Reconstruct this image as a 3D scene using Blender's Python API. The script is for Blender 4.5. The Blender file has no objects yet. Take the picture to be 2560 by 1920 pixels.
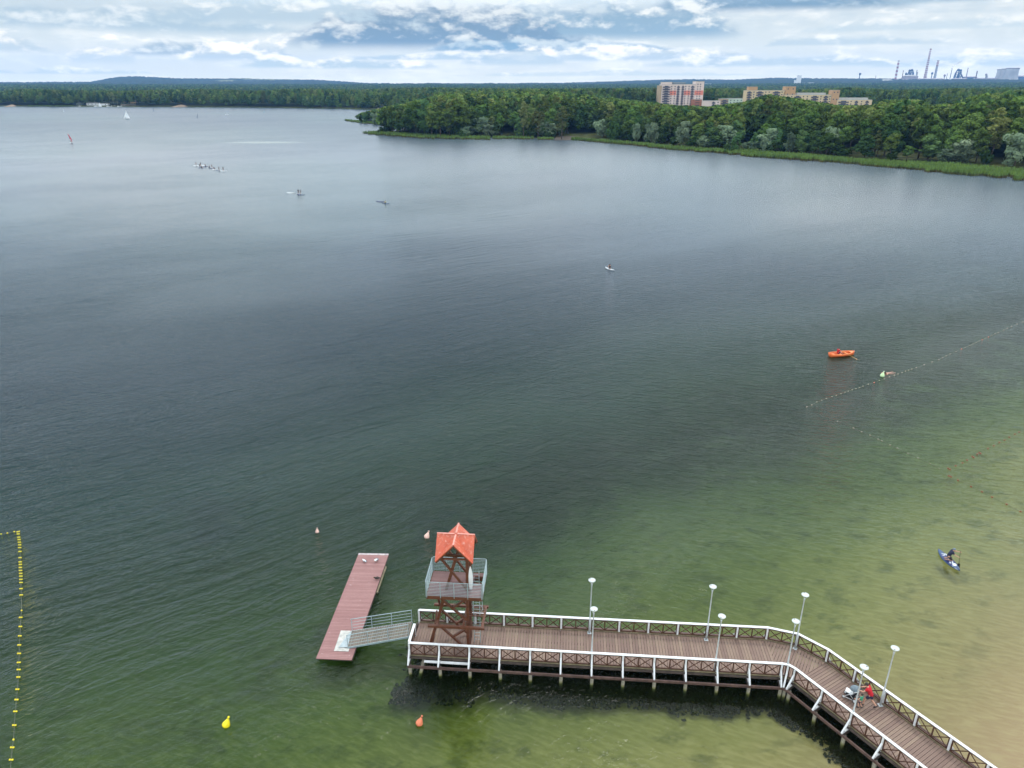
import bpy, bmesh, math, random
import numpy as np
from mathutils import Vector, Matrix, noise as mnoise
random.seed(7); RNG = np.random.default_rng(7)
S = bpy.context.scene; COL = S.collection
R = math.radians
# ------------------------------------------------------------------ camera model (a drone 36 m above the lake)
F, H, TH = 1800.0, 36.2, math.atan(750/1800)
CT, ST = math.cos(TH), math.sin(TH)
def at(px, py, z=0.0):
    """ground point (at height z) seen at photo pixel px,py"""
    x, y = (px-1280)/F, (960-py)/F
    d = (x, CT+y*ST, -ST+y*CT); t = (z-H)/d[2]
    return Vector((d[0]*t, d[1]*t, z))
def atd(px, py, dist):
    """point at forward distance dist seen at photo pixel px,py"""
    x, y = (px-1280)/F, (960-py)/F
    d = (x, CT+y*ST, -ST+y*CT); t = dist/d[1]
    return Vector((d[0]*t, dist, H+d[2]*t))
def pix(x, y, z):
    dep = y*CT-(z-H)*ST
    return 1280+F*x/dep, 960-F*(y*ST+(z-H)*CT)/dep
cam = bpy.data.objects.new('camera', bpy.data.cameras.new('camera')); COL.objects.link(cam)
cam.location = (0, 0, H); cam.rotation_euler = (math.pi/2-TH, 0, 0)
cam.data.sensor_width = 36; cam.data.lens = 36*F/2560; cam.data.clip_end = 40000; cam.data.clip_start = .5
S.camera = cam
# ------------------------------------------------------------------ node expressions
class E:
    def __init__(s, nt, k): s.nt, s.k = nt, k
    def _m(s, op, *a):
        n = s.nt.nodes.new('ShaderNodeMath'); n.operation = op
        for i, v in enumerate((s,)+a):
            if isinstance(v, E): s.nt.links.new(v.k, n.inputs[i])
            else: n.inputs[i].default_value = v
        return E(s.nt, n.outputs[0])
    def __add__(s, o): return s._m('ADD', o)
    __radd__ = __add__
    def __sub__(s, o): return s._m('SUBTRACT', o)
    def __rsub__(s, o): return s._m('MULTIPLY', -1.0)._m('ADD', o)
    def __mul__(s, o): return s._m('MULTIPLY', o)
    __rmul__ = __mul__
    def __truediv__(s, o): return s._m('DIVIDE', o)
    def max(s, o): return s._m('MAXIMUM', o)
    def min(s, o): return s._m('MINIMUM', o)
    def pow(s, o): return s._m('POWER', o)
    def abs(s): return s._m('ABSOLUTE')
    def atan2(s, o): return s._m('ARCTAN2', o)
    def clamp(s):
        r = s._m('ADD', 0.0); r.k.node.use_clamp = True; return r
    def smooth(s, a, b):
        n = s.nt.nodes.new('ShaderNodeMapRange'); n.interpolation_type = 'SMOOTHSTEP'
        s.nt.links.new(s.k, n.inputs[0]); n.inputs[1].default_value = a; n.inputs[2].default_value = b
        return E(s.nt, n.outputs[0])
def put(nt, sock, v):
    if isinstance(v, E): nt.links.new(v.k, sock)
    elif isinstance(v, (tuple, list)) and len(v) == 3 and sock.type == 'RGBA': sock.default_value = (*v, 1)
    else: sock.default_value = v
def vec(nt, x, y, z=0.0):
    n = nt.nodes.new('ShaderNodeCombineXYZ')
    for i, v in enumerate((x, y, z)): put(nt, n.inputs[i], v)
    return E(nt, n.outputs[0])
def noise(nt, v, scale=1.0, detail=4.0, rough=.55, dist=0.0, lac=2.0):
    n = nt.nodes.new('ShaderNodeTexNoise')
    if v is not None: nt.links.new(v.k, n.inputs['Vector'])
    n.inputs['Scale'].default_value = scale; n.inputs['Detail'].default_value = detail
    n.inputs['Roughness'].default_value = rough; n.inputs['Distortion'].default_value = dist; n.inputs['Lacunarity'].default_value = lac
    return E(nt, n.outputs[0])
def mixc(nt, f, a, b):
    n = nt.nodes.new('ShaderNodeMix'); n.data_type = 'RGBA'
    put(nt, n.inputs[0], f); put(nt, n.inputs[6], a); put(nt, n.inputs[7], b)
    return E(nt, n.outputs[2])
def sep(nt, v):
    n = nt.nodes.new('ShaderNodeSeparateXYZ'); nt.links.new(v.k, n.inputs[0])
    return [E(nt, n.outputs[i]) for i in range(3)]
def ramp(nt, f, stops):
    n = nt.nodes.new('ShaderNodeValToRGB'); put(nt, n.inputs[0], f)
    el = n.color_ramp.elements
    while len(el) < len(stops): el.new(0.5)
    for e, (p, c) in zip(el, stops): e.position = p; e.color = (*c, 1)
    return E(nt, n.outputs[0])
# ------------------------------------------------------------------ materials
def newmat(name):
    m = bpy.data.materials.new(name); m.use_nodes = True; nt = m.node_tree
    return m, nt, nt.nodes['Principled BSDF']
def geopos(nt): return E(nt, nt.nodes.new('ShaderNodeNewGeometry').outputs['Position'])
def objpos(nt): return E(nt, nt.nodes.new('ShaderNodeTexCoord').outputs['Object'])
def mat(name, col, rough=.6, var=.25, scale=3.0, metal=0.0, bump=0.0, dirt=None, spec=.4):
    """paint / timber / concrete: base colour broken up by noise wear"""
    m, nt, b = newmat(name)
    p = objpos(nt)
    n = noise(nt, p, scale, 5, .6)
    f = n.smooth(.3, .7)
    dark = tuple(c*(1-var) for c in col); light = tuple(min(1, c*(1+var*.6)) for c in col)
    c = mixc(nt, f, dark, light)
    if dirt: c = mixc(nt, noise(nt, p, scale*.37, 6, .7).smooth(.55, .72)*.7, c, dirt)
    put(nt, b.inputs['Base Color'], c); b.inputs['Roughness'].default_value = rough; b.inputs['Metallic'].default_value = metal
    b.inputs['Specular IOR Level'].default_value = spec
    if bump:
        k = nt.nodes.new('ShaderNodeBump'); k.inputs['Strength'].default_value = bump; k.inputs['Distance'].default_value = .02
        nt.links.new(noise(nt, p, scale*6, 4, .6).k, k.inputs['Height']); nt.links.new(k.outputs[0], b.inputs['Normal'])
    return m
def board_mat(name, cols, rough=.65, spots=None):
    """timber boards: every board its own tone from the face attribute 'tint', grain along it"""
    m, nt, b = newmat(name)
    a = nt.nodes.new('ShaderNodeAttribute'); a.attribute_name = 'tint'; t = E(nt, a.outputs['Fac'])
    p = geopos(nt)
    c = ramp(nt, t*.42+noise(nt, p, .45, 4, .6)*.8-.11, [(.1, cols[0]), (.5, cols[1]), (.9, cols[2])])
    c = mixc(nt, noise(nt, p, 9, 4, .7).smooth(.45, .75)*.35, c, tuple(x*.55 for x in cols[1]))
    if spots: c = mixc(nt, noise(nt, p, 2.3, 5, .75).smooth(.62, .72)*.7, c, spots)
    put(nt, b.inputs['Base Color'], c); b.inputs['Roughness'].default_value = rough; b.inputs['Specular IOR Level'].default_value = .3
    return m
M = {}
M['white'] = mat('white_paint', (.67, .67, .68), .45, .10, 4, dirt=(.55, .54, .52))
M['brown'] = mat('brown_stain', (.075, .030, .017), .55, .35, 5, dirt=(.11, .06, .04))
M['towerbrown'] = mat('tower_stain', (.115, .040, .020), .5, .3, 5)
M['fascia'] = mat('fascia_stain', (.10, .058, .048), .6, .35, 3)
M['kerb'] = mat('weathered_beam', (.20, .165, .10), .7, .35, 2.5)
M['joist'] = mat('old_joist', (.075, .055, .045), .8, .4, 3)
M['deck'] = board_mat('pier_boards', ((.145, .090, .074), (.195, .128, .102), (.26, .185, .135)))
M['tdeck'] = board_mat('tower_boards', ((.15, .08, .075), (.19, .105, .10), (.22, .13, .12)))
M['pdeck'] = board_mat('pontoon_boards', ((.225, .11, .105), (.265, .135, .128), (.31, .17, .16)), spots=(.5, .4, .4))
M['pile'] = mat('concrete_pile', (.30, .27, .205), .8, .3, 6, dirt=(.14, .14, .09))
_n = M['pile'].node_tree; _b = _n.nodes['Principled BSDF']; _z = sep(_n, geopos(_n))[2]; _c = E(_n, _b.inputs['Base Color'].links[0].from_socket)
put(_n, _b.inputs['Base Color'], mixc(_n, _z.smooth(.02, -.30), mixc(_n, _z.smooth(.22, .06)*.8, _c, (.20, .19, .06)), (.030, .040, .010)))      # algae at and below the waterline
M['galv'] = mat('galvanised_steel', (.33, .41, .43), .45, .15, 6, metal=.25)
M['lamp'] = mat('lamp_grey_paint', (.47, .50, .51), .4, .12, 6)
M['disc'] = mat('lamp_disc_white', (.52, .545, .53), .35, .05, 6)
M['dark'] = mat('dark_rubber', (.02, .02, .022), .6, .3, 8)
M['plate'] = mat('worn_pale_sheet', (.44, .43, .40), .55, .3, 3, dirt=(.38, .34, .27))
M['flap'] = mat('steel_flap', (.33, .38, .40), .5, .2, 3, metal=.3)
M['float'] = mat('pontoon_float', (.05, .05, .045), .7, .3, 3)
M['roof'] = mat('orange_roof_sheet', (.50, .105, .055), .5, .12, 2.2, dirt=(.58, .20, .13))
_n = M['roof'].node_tree; _b = _n.nodes['Principled BSDF']; _p = objpos(_n); _x, _y, _z = sep(_n, _p); _c = E(_n, _b.inputs['Base Color'].links[0].from_socket)
_s = noise(_n, vec(_n, _x*7, _y*7, _z*.7), 1, 5, .65).smooth(.50, .74)*(_z.smooth(7.2, 8.7)*.75+.15)
put(_n, _b.inputs['Base Color'], mixc(_n, _s, _c, (.60, .36, .29)))
M['ridge'] = mat('roof_ridge_flashing', (.60, .25, .20), .5, .2, 5)
M['yellow'] = mat('yellow_plastic', (.80, .66, .015), .4, .1, 8)
M['pinkb'] = mat('faded_pink_plastic', (.78, .50, .42), .5, .15, 6, dirt=(.75, .62, .57))
M['orangeb'] = mat('orange_plastic', (.70, .20, .10), .5, .2, 8)
M['redfloat'] = mat('red_float_plastic', (.36, .075, .045), .5, .2, 8)
M['paleyel'] = mat('pale_yellow_plastic', (.34, .34, .20), .5, .15, 8)
M['lime'] = mat('pale_lime_plastic', (.62, .80, .45), .5, .1, 8)
M['rope'] = mat('wet_rope', (.16, .17, .12), .8, .3, 9)
M['boat'] = mat('orange_boat_gelcoat', (.80, .17, .045), .35, .10, 2)
M['boatin'] = mat('boat_inside', (.78, .24, .08), .5, .15, 3)
M['oar'] = mat('varnished_oar', (.62, .36, .10), .5, .2, 5)
M['skin'] = mat('skin', (.55, .30, .21), .5, .08, 9)
M['red'] = mat('red_cloth', (.48, .012, .022), .85, .25, 14)
M['navy'] = mat('navy_cloth', (.018, .022, .05), .85, .3, 14)
M['green'] = mat('green_cloth', (.05, .30, .17), .85, .2, 14)
M['black'] = mat('black_cloth', (.012, .012, .016), .8, .3, 12)
M['hair'] = mat('dark_hair', (.025, .016, .012), .6, .3, 20)
M['greyc'] = mat('grey_fabric', (.16, .20, .23), .85, .2, 12)
M['blueboard'] = mat('blue_board_skin', (.012, .020, .105), .4, .2, 2)
M['blueboard2'] = mat('light_blue_rail', (.028, .062, .145), .4, .2, 2)
M['whiteboard'] = mat('white_board_skin', (.80, .82, .83), .35, .06, 2)
M['palegrey'] = mat('pale_grey_board', (.40, .43, .46), .4, .1, 2)
M['sand'] = None
# ------------------------------------------------------------------ mesh building
class MB:
    def __init__(s): s.v, s.f, s.t = [], [], []
    def add(s, vs, fs, tint=None):
        o = len(s.v); s.v += [tuple(v) for v in vs]; s.f += [tuple(i+o for i in f) for f in fs]
        s.t += [(random.random() if tint is None else tint)]*len(fs)
        return s
    def box(s, c, size, rz=0.0, tint=None, mt=None):
        hx, hy, hz = size[0]/2, size[1]/2, size[2]/2
        m = Matrix.Translation(c) @ (mt if mt else Matrix.Rotation(rz, 4, 'Z'))
        vs = [m @ Vector((x, y, z)) for z in (-hz, hz) for x, y in ((-hx, -hy), (hx, -hy), (hx, hy), (-hx, hy))]
        return s.add(vs, [(3, 2, 1, 0), (4, 5, 6, 7), (0, 1, 5, 4), (1, 2, 6, 5), (2, 3, 7, 6), (3, 0, 4, 7)], tint)
    def beam(s, a, b, w, h, up=(0, 0, 1), tint=None):
        a, b = Vector(a), Vector(b); d = (b-a).normalized(); u = Vector(up)
        if abs(d.dot(u)) > .98: u = Vector((0, 1, 0))
        x = d.cross(u).normalized(); u = x.cross(d)
        vs = [p+x*(i*w/2)+u*(j*h/2) for p in (a, b) for i, j in ((-1, -1), (1, -1), (1, 1), (-1, 1))]
        return s.add(vs, [(3, 2, 1, 0), (4, 5, 6, 7), (0, 1, 5, 4), (1, 2, 6, 5), (2, 3, 7, 6), (3, 0, 4, 7)], tint)
    def tube(s, pts, r, n=8, cap=True):
        pts = [Vector(p) for p in pts]; r = r if isinstance(r, (list, tuple)) else [r]*len(pts)
        rings = []; prev = None
        for i, p in enumerate(pts):
            d = (pts[min(i+1, len(pts)-1)]-pts[max(i-1, 0)]).normalized()
            if prev is None:
                u = Vector((0, 0, 1)) if abs(d.z) < .9 else Vector((1, 0, 0)); x = d.cross(u).normalized()
            else: x = (prev-d*prev.dot(d)).normalized()
            prev = x; y = d.cross(x)
            rings.append([p+(x*math.cos(2*math.pi*k/n)+y*math.sin(2*math.pi*k/n))*r[i] for k in range(n)])
        vs = [v for q in rings for v in q]; fs = []
        for i in range(len(pts)-1):
            for k in range(n): fs.append((i*n+k, i*n+(k+1) % n, (i+1)*n+(k+1) % n, (i+1)*n+k))
        if cap: fs += [tuple(range(n-1, -1, -1)), tuple(range((len(pts)-1)*n, len(pts)*n))]
        return s.add(vs, fs)
    def lathe(s, prof, n=16, c=(0, 0, 0), mt=None):
        c = Vector(c); mt = mt or Matrix.Identity(4)
        vs, fs = [], []
        for r, z in prof:
            for k in range(n):
                vs.append(c+(mt @ Vector((r*math.cos(2*math.pi*k/n), r*math.sin(2*math.pi*k/n), z))))
        for i in range(len(prof)-1):
            for k in range(n): fs.append((i*n+k, i*n+(k+1) % n, (i+1)*n+(k+1) % n, (i+1)*n+k))
        fs += [tuple(range(n-1, -1, -1)), tuple(range((len(prof)-1)*n, len(prof)*n))]
        return s.add(vs, fs)
    def prism(s, poly, z0, z1, tint=None):
        n = len(poly); vs = [(p[0], p[1], z0) for p in poly]+[(p[0], p[1], z1) for p in poly]
        return s.add(vs, [tuple(range(n-1, -1, -1)), tuple(range(n, 2*n))]+[(i, (i+1) % n, n+(i+1) % n, n+i) for i in range(n)], tint)
    def strip(s, pts, w, z0, z1):
        """mitred bar following a plan polyline"""
        P = [Vector((p[0], p[1])) for p in pts]; L, Rr = [], []
        for i, p in enumerate(P):
            d0 = (P[i]-P[i-1]).normalized() if i else (P[1]-P[0]).normalized()
            d1 = (P[i+1]-P[i]).normalized() if i < len(P)-1 else d0
            n = Vector((-(d0.y+d1.y), d0.x+d1.x)).normalized(); k = w/2/max(.3, n.dot(Vector((-d0.y, d0.x))))
            L.append(p+n*k); Rr.append(p-n*k)
        vs = []; fs = []
        for l, r in zip(L, Rr): vs += [(r.x, r.y, z0), (l.x, l.y, z0), (l.x, l.y, z1), (r.x, r.y, z1)]
        for i in range(len(P)-1):
            a, b = i*4, i*4+4
            fs += [(a+1, a, b, b+1), (a+2, a+1, b+1, b+2), (a+3, a+2, b+2, b+3), (a, a+3, b+3, b)]
        e = (len(P)-1)*4; fs += [(0, 1, 2, 3), (e+3, e+2, e+1, e)]
        return s.add(vs, fs)
    def mesh(s, name, mats, smooth=False, off=(0, 0, 0)):
        me = bpy.data.meshes.new(name); off = Vector(off)
        me.from_pydata([Vector(v)-off for v in s.v], [], s.f)
        for m in (mats if isinstance(mats, (list, tuple)) else [mats]): me.materials.append(m)
        at_ = me.attributes.new('tint', 'FLOAT', 'FACE'); at_.data.foreach_set('value', s.t)
        if smooth: me.polygons.foreach_set('use_smooth', [True]*len(me.polygons))
        me.update(); return me
ORG = {}
def tag(o, label=None, cat=None, group=None, kind=None):
    if label: o['label'] = label
    if cat: o['category'] = cat
    if group: o['group'] = group
    if kind: o['kind'] = kind
    return o
def thing(name, label, cat, loc=(0, 0, 0), rz=0.0, group=None):
    o = bpy.data.objects.new(name, None); COL.objects.link(o); o.location = loc; o.rotation_euler = (0, 0, rz)
    o.empty_display_size = .3; ORG[o.name] = Vector(loc)
    return tag(o, label, cat, group)
def obj(name, mb, m, parent=None, smooth=False, world=False, bevel=0.0):
    """link one mesh object; world=True: mb holds world coordinates, shifted to the parent's base"""
    off = (0, 0, 0)
    if world and parent is not None:
        r = parent
        while r.parent: r = r.parent
        off = ORG[r.name]
    me = mb.mesh(name, m, smooth, off) if isinstance(mb, MB) else mb
    o = bpy.data.objects.new(name, me); COL.objects.link(o); o.parent = parent
    ORG[o.name] = Vector((0, 0, 0))
    if bevel:
        b = o.modifiers.new('bevel', 'BEVEL'); b.width = bevel; b.segments = 2; b.limit_method = 'ANGLE'
    return o
def single(name, mb, m, label, cat, group=None, loc=None, smooth=False):
    """a thing of one mesh; its origin goes to its base"""
    if loc is None:
        a = np.array([tuple(v) for v in mb.v]); loc = ((a[:, 0].min()+a[:, 0].max())/2, (a[:, 1].min()+a[:, 1].max())/2, a[:, 2].min())
    me = mb.mesh(name, m, smooth, loc); o = bpy.data.objects.new(name, me); COL.objects.link(o); o.location = loc; ORG[o.name] = Vector(loc)
    return tag(o, label, cat, group)
def structure(name, mb, m, smooth=False):
    o = obj(name, mb, m, None, smooth); o['kind'] = 'structure'; return o
def dup(root, loc=None, rz=None, label=None, group=None):
    def cp(o, par):
        c = o.copy(); COL.objects.link(c); c.parent = par
        for ch in list(o.children): cp(ch, c)
        return c
    r = cp(root, None)
    if loc is not None: r.location = loc
    if rz is not None: r.rotation_euler = (0, 0, rz)
    if label: r['label'] = label
    if group: r['group'] = group
    ORG[r.name] = Vector(r.location)
    return r
# ================================================================== SKY AND LIGHT
SUN_EL, SUN_AZ = R(63), R(22)        # azimuth clockwise from +Y (straight ahead)
def build_world():
    w = bpy.data.worlds.new('World'); S.world = w; w.use_nodes = True; nt = w.node_tree
    bg = nt.nodes['Background']; bg.inputs['Strength'].default_value = .1
    sky = nt.nodes.new('ShaderNodeTexSky'); sky.sky_type = 'NISHITA'; sky.sun_disc = False
    sky.sun_elevation = SUN_EL; sky.sun_rotation = SUN_AZ; sky.air_density = 1.0; sky.dust_density = 1.5; sky.ozone_density = 1.5
    tc = nt.nodes.new('ShaderNodeTexCoord'); d = E(nt, tc.outputs['Generated'])
    x, y, z = sep(nt, d)
    u = x.atan2(y); v = z
    K = 10.0                                   # cloud radiance is given for strength 1
    def c(*q): return tuple(t*K for t in q)
    # rows of stratocumulus towards the horizon: heaped tops, flat shaded bases
    X_, Y_ = u*1950+1280, 210-v*2112                              # bearing and height in handy units
    wob = noise(nt, vec(nt, u*5, v*16, 3.1), 1, 4, .55)-.5
    puff = noise(nt, vec(nt, u*20, v*40, 8.2), 1, 8, .52, .12); puffb = noise(nt, vec(nt, u*20+.04, (v+.0055)*40, 8.2), 1, 8, .52, .12)
    lay = noise(nt, vec(nt, (u+wob*.05)*7, (v+wob*.02)*30, 1.7), 1, 7, .58, .2); layb = noise(nt, vec(nt, (u+wob*.05)*7, (v+wob*.02+.007)*30, 1.7), 1, 7, .58, .2)
    rp, rl = puff-puffb, lay-layb
    thin = mixc(nt, v.smooth(.0, .10), c(.72, .80, .85), c(.52, .63, .73))            # veil and gaps
    thin = mixc(nt, .15, thin, E(nt, sky.outputs[0]))
    den = (lay*.72+puff*.34).smooth(.42, .66)
    lit = c(.82, .865, .88)
    col = mixc(nt, den, thin, mixc(nt, v.smooth(.02, .10), lit, c(.72, .79, .84)))
    shade = ((rl*-3.4).max(0.0)+(rp*-2.0).max(0.0)).smooth(.08, .75)*den
    col = mixc(nt, shade*.80, col, c(.47, .60, .71))
    col = mixc(nt, ((rl*3.0).max(0.0)+(rp*2.6).max(0.0)).smooth(.18, .9)*den*.9, col, c(1.06, 1.06, 1.04))
    col = mixc(nt, v.smooth(.016, -.002)*.55, col, c(.74, .82, .86))
    # dark decks and heaps standing in their places round the horizon: flat base, billowing top
    def heap(px, base, hw, h, n_amp=1.0):
        fx = ((X_-px)/hw); q = (Y_*-1.0+base+wob*10)/h
        top = (1.0-(fx*fx)).max(0.0).pow(.5)+((puff-.5)*2.2+(lay-.5)*1.4)*n_amp
        return q.smooth(-.16, .16)*(top-q).smooth(.0, .40)*fx.abs().smooth(1.15, .70), q
    def paint(col, px, base, hw, h, dark, light, s=1.0, n_amp=1.0, up=.75):
        mk, q = heap(px, base, hw, h, n_amp)
        t = (q*up+(puff-.5)*2.3+rp*3.6+(lay-.5)*1.5).smooth(.05, 1.05)
        return mixc(nt, mk*s, col, mixc(nt, t, dark, light))
    W = c(.80, .855, .885)
    for a in ((250, 92, 560, 74, c(.38, .51, .62), c(.70, .78, .84), .9), (760, 66, 360, 70, c(.42, .55, .66), c(.80, .855, .885), .8), (1890, 40, 300, 74, c(.16, .28, .42), c(.42, .54, .65), 1.0, .6, .45), (2400, 36, 330, 38, c(.30, .43, .55), c(.60, .70, .78), .95, .6),
              (1490, 98, 360, 96, c(.25, .39, .53), W, .95, 1.0, .6), (1110, 120, 390, 104, c(.185, .29, .42), c(.70, .765, .81), 1.0, .9, .52), (1380, 130, 330, 32, c(.19, .34, .51), c(.56, .67, .76), .9, .8),
              (345, 164, 75, 54, c(.56, .65, .71), c(1.0, .99, .97), .95, 1.3), (520, 146, 130, 40, c(.33, .44, .54), c(.76, .82, .86), .95), (130, 142, 140, 44, c(.50, .60, .67), c(1.0, .99, .975), .95, 1.2), (640, 156, 160, 50, c(.50, .60, .68), c(1.02, 1.01, .99), .95, 1.2),
              (860, 172, 250, 34, c(.45, .57, .65), c(.97, .97, .96), .9, 1.2), (1290, 162, 140, 42, c(.50, .61, .69), c(1.0, .995, .98), .95, 1.2), (1640, 152, 270, 38, c(.48, .59, .68), c(.97, .975, .97), .9, 1.1), (1900, 168, 310, 34, c(.46, .58, .67), c(.95, .96, .96), .85, 1.1), (1060, 150, 200, 22, c(.42, .55, .65), c(.88, .91, .92), .8),
              (2490, 142, 100, 44, c(.50, .61, .69), c(.99, .985, .975), .95, 1.2), (2320, 172, 240, 32, c(.52, .63, .70), c(.98, .98, .97), .9, 1.2), (2060, 122, 220, 26, c(.46, .58, .68), c(.86, .90, .92), .8, 1.1), (2250, 92, 330, 30, c(.50, .62, .71), c(.84, .885, .91), .7), (220, 188, 250, 18, c(.48, .60, .69), c(.92, .945, .95), .7, 1.2), (1500, 190, 400, 16, c(.50, .62, .70), c(.90, .93, .94), .6, 1.2)):
        col = paint(col, *a)
    # overhead (seen only in the water and as light): broken overcast
    pl = vec(nt, x/(z.max(.05)+.12), y/(z.max(.05)+.12), 0)
    o = noise(nt, pl, 1.1, 5, .55).smooth(.35, .65)
    over = mixc(nt, o, c(.62, .82, 1.02), c(.92, .99, 1.08))
    sc = nt.nodes.new('ShaderNodeVectorMath'); sc.operation = 'SCALE'; put(nt, sc.inputs[0], over); put(nt, sc.inputs['Scale'], 2.45-1.1*z.max(.0))
    col = mixc(nt, v.smooth(.075, .19), col, E(nt, sc.outputs[0]))
    gn = nt.nodes.new('ShaderNodeVectorMath'); gn.operation = 'MULTIPLY'; put(nt, gn.inputs[0], col); put(nt, gn.inputs[1], mixc(nt, v.smooth(.0, .10), (1.64, 1.49, 1.23), (1.29, 1.22, 1.11)))
    put(nt, bg.inputs['Color'], E(nt, gn.outputs[0]))
    sun = bpy.data.objects.new('sun', bpy.data.lights.new('sun', 'SUN')); COL.objects.link(sun)
    sun.data.energy = 1.5; sun.data.angle = R(12); sun.data.color = (1, .965, .91)
    sd = Vector((math.sin(SUN_AZ)*math.cos(SUN_EL), math.cos(SUN_AZ)*math.cos(SUN_EL), math.sin(SUN_EL)))
    sun.rotation_euler = sd.to_track_quat('Z', 'Y').to_euler(); sun.location = (60, 80, 120)
build_world()
S.view_settings.view_transform = 'Standard'; S.view_settings.look = 'None'; S.view_settings.exposure = 0.0; S.view_settings.gamma = 1.0
S.render.engine = 'CYCLES'
cy = S.cycles; cy.max_bounces = 6; cy.diffuse_bounces = 2; cy.glossy_bounces = 2; cy.transmission_bounces = 3; cy.transparent_max_bounces = 12; cy.volume_bounces = 0
cy.caustics_reflective = False; cy.caustics_refractive = False; cy.sample_clamp_indirect = 2.5; cy.sample_clamp_direct = 3
try: cy.use_denoising = True; cy.denoiser = 'OPENIMAGEDENOISE'
except Exception: pass
# ================================================================== WATER
SHORE, OFFN = (30.0, 30.0), (-.5, .866)         # beach point and the offshore direction
def shelf(nt, p, x, y):
    """offshore distance, pushed about by slow noise"""
    s = (x-SHORE[0])*OFFN[0]+(y-SHORE[1])*OFFN[1]
    t = (x-SHORE[0])*.866+(y-SHORE[1])*.5; s = s-t.smooth(-12, 55)*10*(s/20).clamp()          # the shelf is wider to the right
    return s+(noise(nt, p, .035, 5, .6)-.5)*(s*.8+4).min(26).max(3)+(noise(nt, p, .16, 5, .65)-.5)*7*(s/25).clamp()
def weed_band(nt, p2, x, y, sd):
    """belt of tall weed along the drop-off at the edge of the shelf"""
    s0 = (x-SHORE[0])*OFFN[0]+(y-SHORE[1])*OFFN[1]+(noise(nt, p2, .06, 4, .6)-.5)*16; t0 = (x-SHORE[0])*.866+(y-SHORE[1])*.5
    wd = s0.smooth(31, 37)*s0.smooth(53, 43)*t0.smooth(-34, -16)*noise(nt, p2, .13, 5, .65).smooth(.30, .52)
    wd = wd.max(noise(nt, vec(nt, x*.05+y*.03, sd*.06, 4.0), 1, 5, .65).smooth(.52, .64)*sd.smooth(24, 34)*sd.smooth(70, 50)*.8)
    return wd
def bed_material():
    m, nt, b = newmat('lakebed_sand_and_weed'); p = geopos(nt); x, y, z = sep(nt, p)
    p2 = vec(nt, x, y, 0); sd = shelf(nt, p2, x, y); f = ((sd+6)/116).clamp()
    body = ramp(nt, f, [(.0, (.40, .285, .175)), (.055, (.35, .25, .145)), (.085, (.28, .215, .105)), (.15, (.25, .225, .080)), (.24, (.145, .155, .036)), (.34, (.085, .135, .038)), (.43, (.055, .105, .046)), (.55, (.04, .10, .08)), (.78, (.02, .06, .07)), (1.0, (.02, .05, .06))])
    wd = weed_band(nt, p2, x, y, sd)
    body = mixc(nt, wd*.7, body, (.008, .018, .020))
    sp = noise(nt, p2, 1.5, 5, .75).smooth(.60, .72)*sd.smooth(40, 8)*.6*noise(nt, p2, .11, 2, .5).smooth(.40, .62)
    body = mixc(nt, sp, body, (.035, .042, .014))
    dry = noise(nt, p2, .9, 6, .75).smooth(.58, .66)*sd.smooth(1.5, -1.0)*.8
    body = mixc(nt, dry, body, (.09, .075, .035))
    ca, sa = math.cos(R(-25)), math.sin(R(-25))
    rip = noise(nt, vec(nt, (x*ca+y*sa)*.9, (y*ca-x*sa)*3.4), 1, 4, .6)
    body = mixc(nt, rip.smooth(.40, .68)*.42*sd.smooth(44, 4), body, (.44, .38, .20))
    pt = noise(nt, vec(nt, x*.30+y*.1, y*.42-x*.1, 6), 1, 6, .7)
    body = mixc(nt, pt.smooth(.50, .66)*.50*sd.smooth(2, 9), body, (.035, .055, .014))
    put(nt, b.inputs['Base Color'], body); b.inputs['Roughness'].default_value = .9; b.inputs['Specular IOR Level'].default_value = .1
    return m
def bed_z(x, y):
    s = (x-SHORE[0])*OFFN[0]+(y-SHORE[1])*OFFN[1]
    z = np.interp(s, [-60, -2, 1, 6, 14, 28, 45, 90, 200], [3.2, .16, -.05, -.55, -1.0, -1.5, -2.6, -4.2, -4.8])
    return z
def build_bed():
    q = np.linspace(-1, 1, 150); gx = 15+260*q*np.abs(q)**.8; gx[0], gx[-1] = -9000, 9000; gy = 32+300*np.abs(np.linspace(-.4, 1, 110))**1.7*np.sign(np.linspace(-.4, 1, 110)); gy[-1] = 2600; gy[0] = -250
    XX, YY = np.meshgrid(gx, gy); ZZ = bed_z(XX, YY)
    ZZ = ZZ+np.array([[mnoise.noise((a*.25, b_*.25, 0))*.10+mnoise.noise((a*.06, b_*.06, 5))*.22 for a, b_ in zip(ra, rb)] for ra, rb in zip(XX, YY)])*np.clip(.25-ZZ*.5, .25, 1)
    ZZ[np.abs(XX) > 1500] = -4.8
    n = len(gx); mb = MB(); mb.add(np.stack([XX.ravel(), YY.ravel(), ZZ.ravel()], 1).tolist(), [(j*n+i, j*n+i+1, j*n+n+1+i, j*n+n+i) for j in range(len(gy)-1) for i in range(n-1)])
    structure('lakebed', mb, bed_material(), True)
build_bed()
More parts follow.
